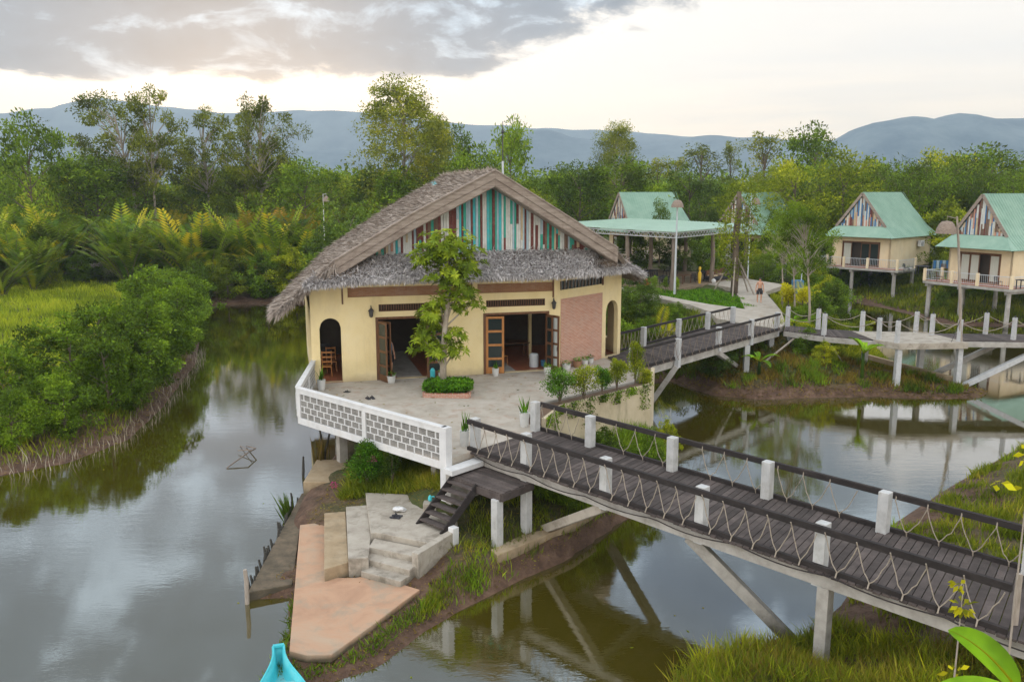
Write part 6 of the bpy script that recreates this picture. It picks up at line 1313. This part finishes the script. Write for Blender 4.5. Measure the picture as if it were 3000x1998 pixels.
bigleaf(bt_,[pz(3060,2100,8.1),pz(2900,1985,8.0),pz(2740,2010,8.0)],.11,.4,(0,-.5,.9))
bigleaf(bt_,[pz(3020,2080,8.4),pz(3000,1950,8.6),pz(3060,1850,9.3)],.12,.6,(.4,-.6,.7))
# sprig with yellow leaves near the camera
def sprig(label,x,y,z,h,clusters,lean=(0,0)):
    t=thing('leafy_sprig',label,'sapling',(x,y,z)); m=MB(); m.tube([(0,0,0),(lean[0]*.4,lean[1]*.4,h*.5),(lean[0],lean[1],h)],[.02,.014,.006],6); obj('stem',m,M['greyw'],t,world=False); Vs=[];vv=[]
    for (cx,cy,cz,r,n,L) in clusters:
        d=rdir(n); Vs.append(cards(np.array([cx,cy,cz])+d*r*rng.uniform(.2,1,(n,1)),unit(d+[0,0,-.4]),unit(rdir(n)+[0,-.5,.8]),L*rng.uniform(.7,1.2,n),L*.55,.5,.1)); vv.append(rng.random(n))
    qmesh('leaves',np.concatenate(Vs),np.concatenate(vv),G['bright'],t)
x_,y_=P(2820,1740,2.2); sprig('thin sapling with a yellow leaf cluster in front of the bridge deck',x_,y_,-.6,2.95,[(0,0,2.6,.12,26,.14),(-.05,0,2.95,.08,10,.12),(0,0,1.55,.15,9,.14)])
sprig('twig with large yellow leaves at the right edge above the water',6.95,10.9,-.6,5.6,[(-.42,0,4.62,.10,5,.17),(.0,0,5.0,.16,12,.13),(.02,0,4.55,.10,5,.14)],(.0,0))
# flowering yellow shrub by the path
shrub('flowering_shrub','yellow flowering shrub at the right edge of the path',19.0,57.8,-.05,1.7,.8,G['bright'],1500,.16)
shrub('flowering_shrub','small yellow flowered bush beside the path further back',20.6,59.5,-.05,1.3,.6,G['bright'],800,.16)
for i in range(9): q=pp(-1.4+i*1.15,-1.5); shrub('young_shrub','slim upright young shrub in the planting row before the pavilion',q[0],q[1],-.1,rs.uniform(.9,1.7),.3,G['mid'],500,.12)['group']='planting row before the pavilion'
# ------------------------------------------------------------------ grasses
def grass(name,label,poly,n,h,w_,mt,dmin=.05,dmax=99,lean=.25,clump=0,cat='grass',vm=.5,zmax=99):
    P_=np.array(poly); x0,y0=P_.min(0); x1,y1=P_.max(0); X=rng.uniform(x0,x1,n*2); Y=rng.uniform(y0,y1,n*2)
    if clump:
        cx=rng.uniform(x0,x1,clump); cy=rng.uniform(y0,y1,clump); k=rng.integers(0,clump,n*2); X=cx[k]+rng.normal(0,.22,n*2); Y=cy[k]+rng.normal(0,.22,n*2)
    ins=sdist(X,Y,poly)>0; X,Y=X[ins],Y[ins]; H_,d=terrain(X,Y); ok=(d>dmin)&(d<dmax)&(H_<zmax); X,Y,H_=X[ok][:n],Y[ok][:n],H_[ok][:n]; n=len(X)
    c=np.stack([X,Y,H_-.03],1); di=unit(np.stack([rng.normal(0,lean,n),rng.normal(0,lean,n),np.ones(n)],1)); hh=h*rng.uniform(.45,1.3,n)*(1+.35*np.sin(X*1.1)*np.cos(Y*.9))
    V_=cards(c,di,rdir(n),hh,w_*rng.uniform(.6,1.4,n),.4); V_=V_.reshape(-1,4,3); V_[:,2,:2]+=rng.normal(0,.18,(n,2))*hh[:,None]
    return tag(qmesh(name,V_.reshape(-1,3),np.clip(rng.normal(vm,.2,n),0,1),mt),label,cat,kind='stuff')
grass('field_grass','bright tall grass covering the field on the left bank',[(-60,38),(-24,33),(-22.5,44),(-24,60),(-28,76),(-34,86),(-75,88)],95000,.55,.075,G['grass'])
grass('bank_grass','mixed grass and weeds along the left creek bank',[(-40,24),(-16,30),(-15,42),(-19,60),(-27,80),(-32,80),(-24,50),(-24,34)],26000,.4,.05,G['mix'],.5)
grass('mangrove_stalks','pale thin stalks standing in the water along the left bank',[(-20.5,29.8),(-14.8,32),(-15,41),(-18.3,55),(-21.5,60),(-20,50),(-18.2,41),(-17.6,36),(-19,33)],1500,.6,.03,G['stalk'],-.55,.45,.06,cat='stalks',vm=.6)
grass('islet_grass','dry brownish grass on the muddy islet',[(9,42),(26,42),(25.5,47),(22,50.5),(15,49.5),(9.5,50)],13000,.34,.04,G['dry'],.8,clump=420)
grass('islet_weeds','fresh green weeds scattered over the islet',[(9,42),(26,42),(25,47),(22,50.5),(15,49.5),(9.5,50)],6000,.45,.045,G['mid'],.5,clump=100)
grass('slope_grass','grass on the slope between path house and walkway',[(1,47),(9,46.5),(14,49.8),(12.4,56),(9,66),(6.5,73),(-2,75)],36000,.4,.06,G['mix'],.15)
grass('verge_grass','green verge grass beside the garden path',[(12.0,62.5),(17.0,57.5),(17.4,64),(16.5,68.5),(10.5,69)],14000,.28,.06,G['hedge'])
grass('verge_grass','weedy verge on the walkway side of the path',[(15.5,50.0),(23,49.5),(25,60),(28,74),(24,76),(20.6,67),(18.6,57)],26000,.4,.06,G['lime'],.1)
grass('cottage_grass','grass on the banks below the right cottages',[(30,84),(34.5,72),(36,67),(70,58),(75,90),(40,100)],46000,.6,.09,G['mix'],.6)
grass('near_grass','lush tall grass in the bottom right foreground',[(2.5,9),(14,9),(13.5,13.6),(9.2,16.3),(7.6,19.4),(5,18.8),(3.2,17.2)],30000,.40,.022,G['mix'],.1,lean=.42)
grass('near_dry_grass','dry straw coloured stems mixed through the foreground grass',[(2.5,9),(14,9),(13.5,13.6),(9.2,16.3),(7.6,19.4),(5,18.8),(3.2,17.2)],16000,.46,.014,G['dry'],.1,lean=.5,vm=.65)
grass('near_weeds','brighter weeds mixed into the foreground grass',[(2.5,9),(14,9),(12,14.5),(8.5,17.5),(7,19),(5,18.6),(3.2,17)],7000,.5,.03,G['lime'],.02,lean=.4,clump=140)
grass('shore_grass','weeds on the reddish shore at the right behind the bridge',[(6.3,17.8),(8.2,20),(12,24.6),(15.5,28.4),(21,33.6),(40,42),(40,28),(14,17),(9,16.5)],56000,.38,.035,G['mix'],.25,clump=900)
grass('shore_reeds','reeds along the water edge at the right',[(9.5,21),(12,25.2),(15.6,28.4),(22,33.8),(30,38),(30,35),(14,24)],8000,.7,.03,G['mid'],-.05,.9,clump=150)
grass('island_weeds','weeds around the muddy foot of the landing',[(-2.4,19),(-1,20),(1.5,23),(2.6,25),(1.4,26.5),(-1.2,24.6),(-2.0,22.2)],3800,.30,.025,G['mix'],.2,clump=70)
grass('island_weeds','bright reeds at the water edge below the landing',[(-2.6,19.4),(-1.1,20.4),(.2,21.9),(-.3,22.6),(-1.7,21.6)],750,.36,.03,G['mid'],.05,clump=14)
grass('quay_fringe','grass fringe hanging around the point of the orange quay',[(-5.7,20.6),(-6,17),(-4.6,16.8),(-3.2,17.8),(-2.3,19.5),(-2.4,20.3),(-3.1,18.8),(-3.95,17.45),(-4.6,17.3),(-5.15,17.5),(-5.55,20.8)],2600,.28,.028,G['mid'],.02,lean=.5)
grass('slope_weeds','dry weeds on the slope under the white parapet',[(-5.4,30.5),(-5.6,26),(-4.7,26),(-3.3,25.9),(-2.3,25),(-1.9,24.6),(-1,26),(-2.5,30)],17000,.45,.028,G['mix'],.1,lean=.4)
grass('slope_weeds','weeds between the cream wall and the foreground bridge',[(.6,25.5),(2.4,25.0),(4.4,27.3),(6.3,31.2),(6.6,35),(5.7,33.2),(2,29.6),(1,28)],9000,.45,.03,G['mid'],.05)
def fringe(): pass
for (x,y,z,h) in ((-7.3,26.2,-2.75,1.1),(-7.35,26.6,-2.75,.9)):
    n=26; c=np.stack([x+rng.normal(0,.06,n),y+rng.normal(0,.08,n),np.full(n,z)],1); di=unit(np.stack([rng.normal(-.25,.14,n),rng.normal(0,.1,n),np.ones(n)],1)); o=qmesh('reed_tuft',cards(c,di,rdir(n),h*rng.uniform(.6,1.1,n),.05,.4),rng.random(n)*.5,G['nipa']); tag(o,'tuft of dark reeds at the creek edge beside the stakes' if h>1 else 'shorter reed tuft behind the dark reeds at the creek edge','reeds')
n=22; c=np.stack([-7.15+rng.normal(0,.15,n),30.5+rng.normal(0,.1,n),np.full(n,-2.6)],1); tag(qmesh('reed_tuft',cards(c,unit(np.stack([rng.normal(0,.12,n),rng.normal(0,.1,n),np.ones(n)],1)),rdir(n),1.7*rng.uniform(.6,1.1,n),.06,.4),rng.random(n)*.5,G['dry']),'dry reeds among the leaning poles under the parapet corner','reeds')
# fallen leaves on the terrace
n=170; X=rng.uniform(-7.5,5.5,n); Y=rng.uniform(25,37,n); k=sdist(X,Y,TERR)>.2; X,Y=X[k],Y[k]; n=len(X); a=rng.uniform(0,6.28,n)
tag(qmesh('fallen_leaves',cards(np.stack([X,Y,np.full(n,.012)],1),np.stack([np.cos(a),np.sin(a),np.full(n,.1)],1),unit(rng.normal(0,.2,(n,3))+[0,0,1]),.13,.06),rng.random(n),G['rust']),'brown fallen leaves scattered over the terrace','leaves',kind='stuff')
m=MB(); q=[P(150,800,-1.4),P(260,812,-1.4),P(400,800,-1.4),P(430,778,-1.4),P(330,762,-1.4),P(190,768,-1.4)]
m.prism([(x+.8*math.sin(i*3),y+1.2*math.cos(i*5)) for i,(x,y) in enumerate(q)],-2.2,-1.28); tag(obj('bare_ground',m,mat('dry pale earth',[(.14,.11,.09),(.25,.21,.18),(.33,.29,.26)],.8,.9,.6)),kind='structure')

def litter(name,label,poly,n,L,mt,zoff=.03):
    P_=np.array(poly); X=rng.uniform(P_[:,0].min(),P_[:,0].max(),n*2); Y=rng.uniform(P_[:,1].min(),P_[:,1].max(),n*2); k=sdist(X,Y,poly)>0; X,Y=X[k][:n],Y[k][:n]; H_,d=terrain(X,Y); k=d>.03; X,Y,H_=X[k],Y[k],H_[k]; n=len(X)
    a=rng.uniform(0,6.28,n); tag(qmesh(name,cards(np.stack([X,Y,H_+zoff],1),unit(np.stack([np.cos(a),np.sin(a),rng.normal(.1,.25,n)],1)),unit(rng.normal(0,.4,(n,3))+[0,0,1]),L*rng.uniform(.4,1.6,n),L*.35),rng.random(n),mt),label,'litter',kind='stuff')
litter('leaf_litter','dry leaves and twigs littering the mud around the landing and quay',[(-7,20),(-5,16.5),(-2.8,17.4),(0,20.8),(3,24.5),(6,30),(5,33),(1,29),(-2,27),(-6,30)],9000,.09,G['dry'])
litter('leaf_litter','dead stems and leaves littering the muddy islet',[(9,42),(26,42),(26,47),(22,51),(9,50)],14000,.16,G['dry'])
litter('leaf_litter','dry plant litter on the left mud bank',[(-40,22),(-16,30),(-15.5,42),(-19,55),(-24,50),(-20,36)],12000,.12,G['dry'])
litter('leaf_litter','dry plant litter on the shore behind the foreground bridge',[(3,10),(14,10),(22,30),(40,42),(20,34),(8,20),(3,17)],9000,.10,G['dry'])
n=260; X=rng.uniform(-16,8,n); Y=rng.uniform(17,60,n); dw_=sdist(X,Y,WP); dp_=sdist(X,Y,PP); k=(dw_>.1)&(dw_<2.2)|((dp_<-.05)&(dp_>-1.6)&(dw_>0)); X,Y=X[k],Y[k]; n=len(X); a=rng.uniform(0,6.28,n)
tag(qmesh('floating_leaves',cards(np.stack([X,Y,np.full(n,WATER+.008)],1),np.stack([np.cos(a),np.sin(a),0*a],1),unit(rng.normal(0,.03,(n,3))+[0,0,1]),.10*rng.uniform(.5,1.5,n),.05),rng.random(n),G['mix']),'small leaves and scum floating along the banks','leaves',kind='stuff')
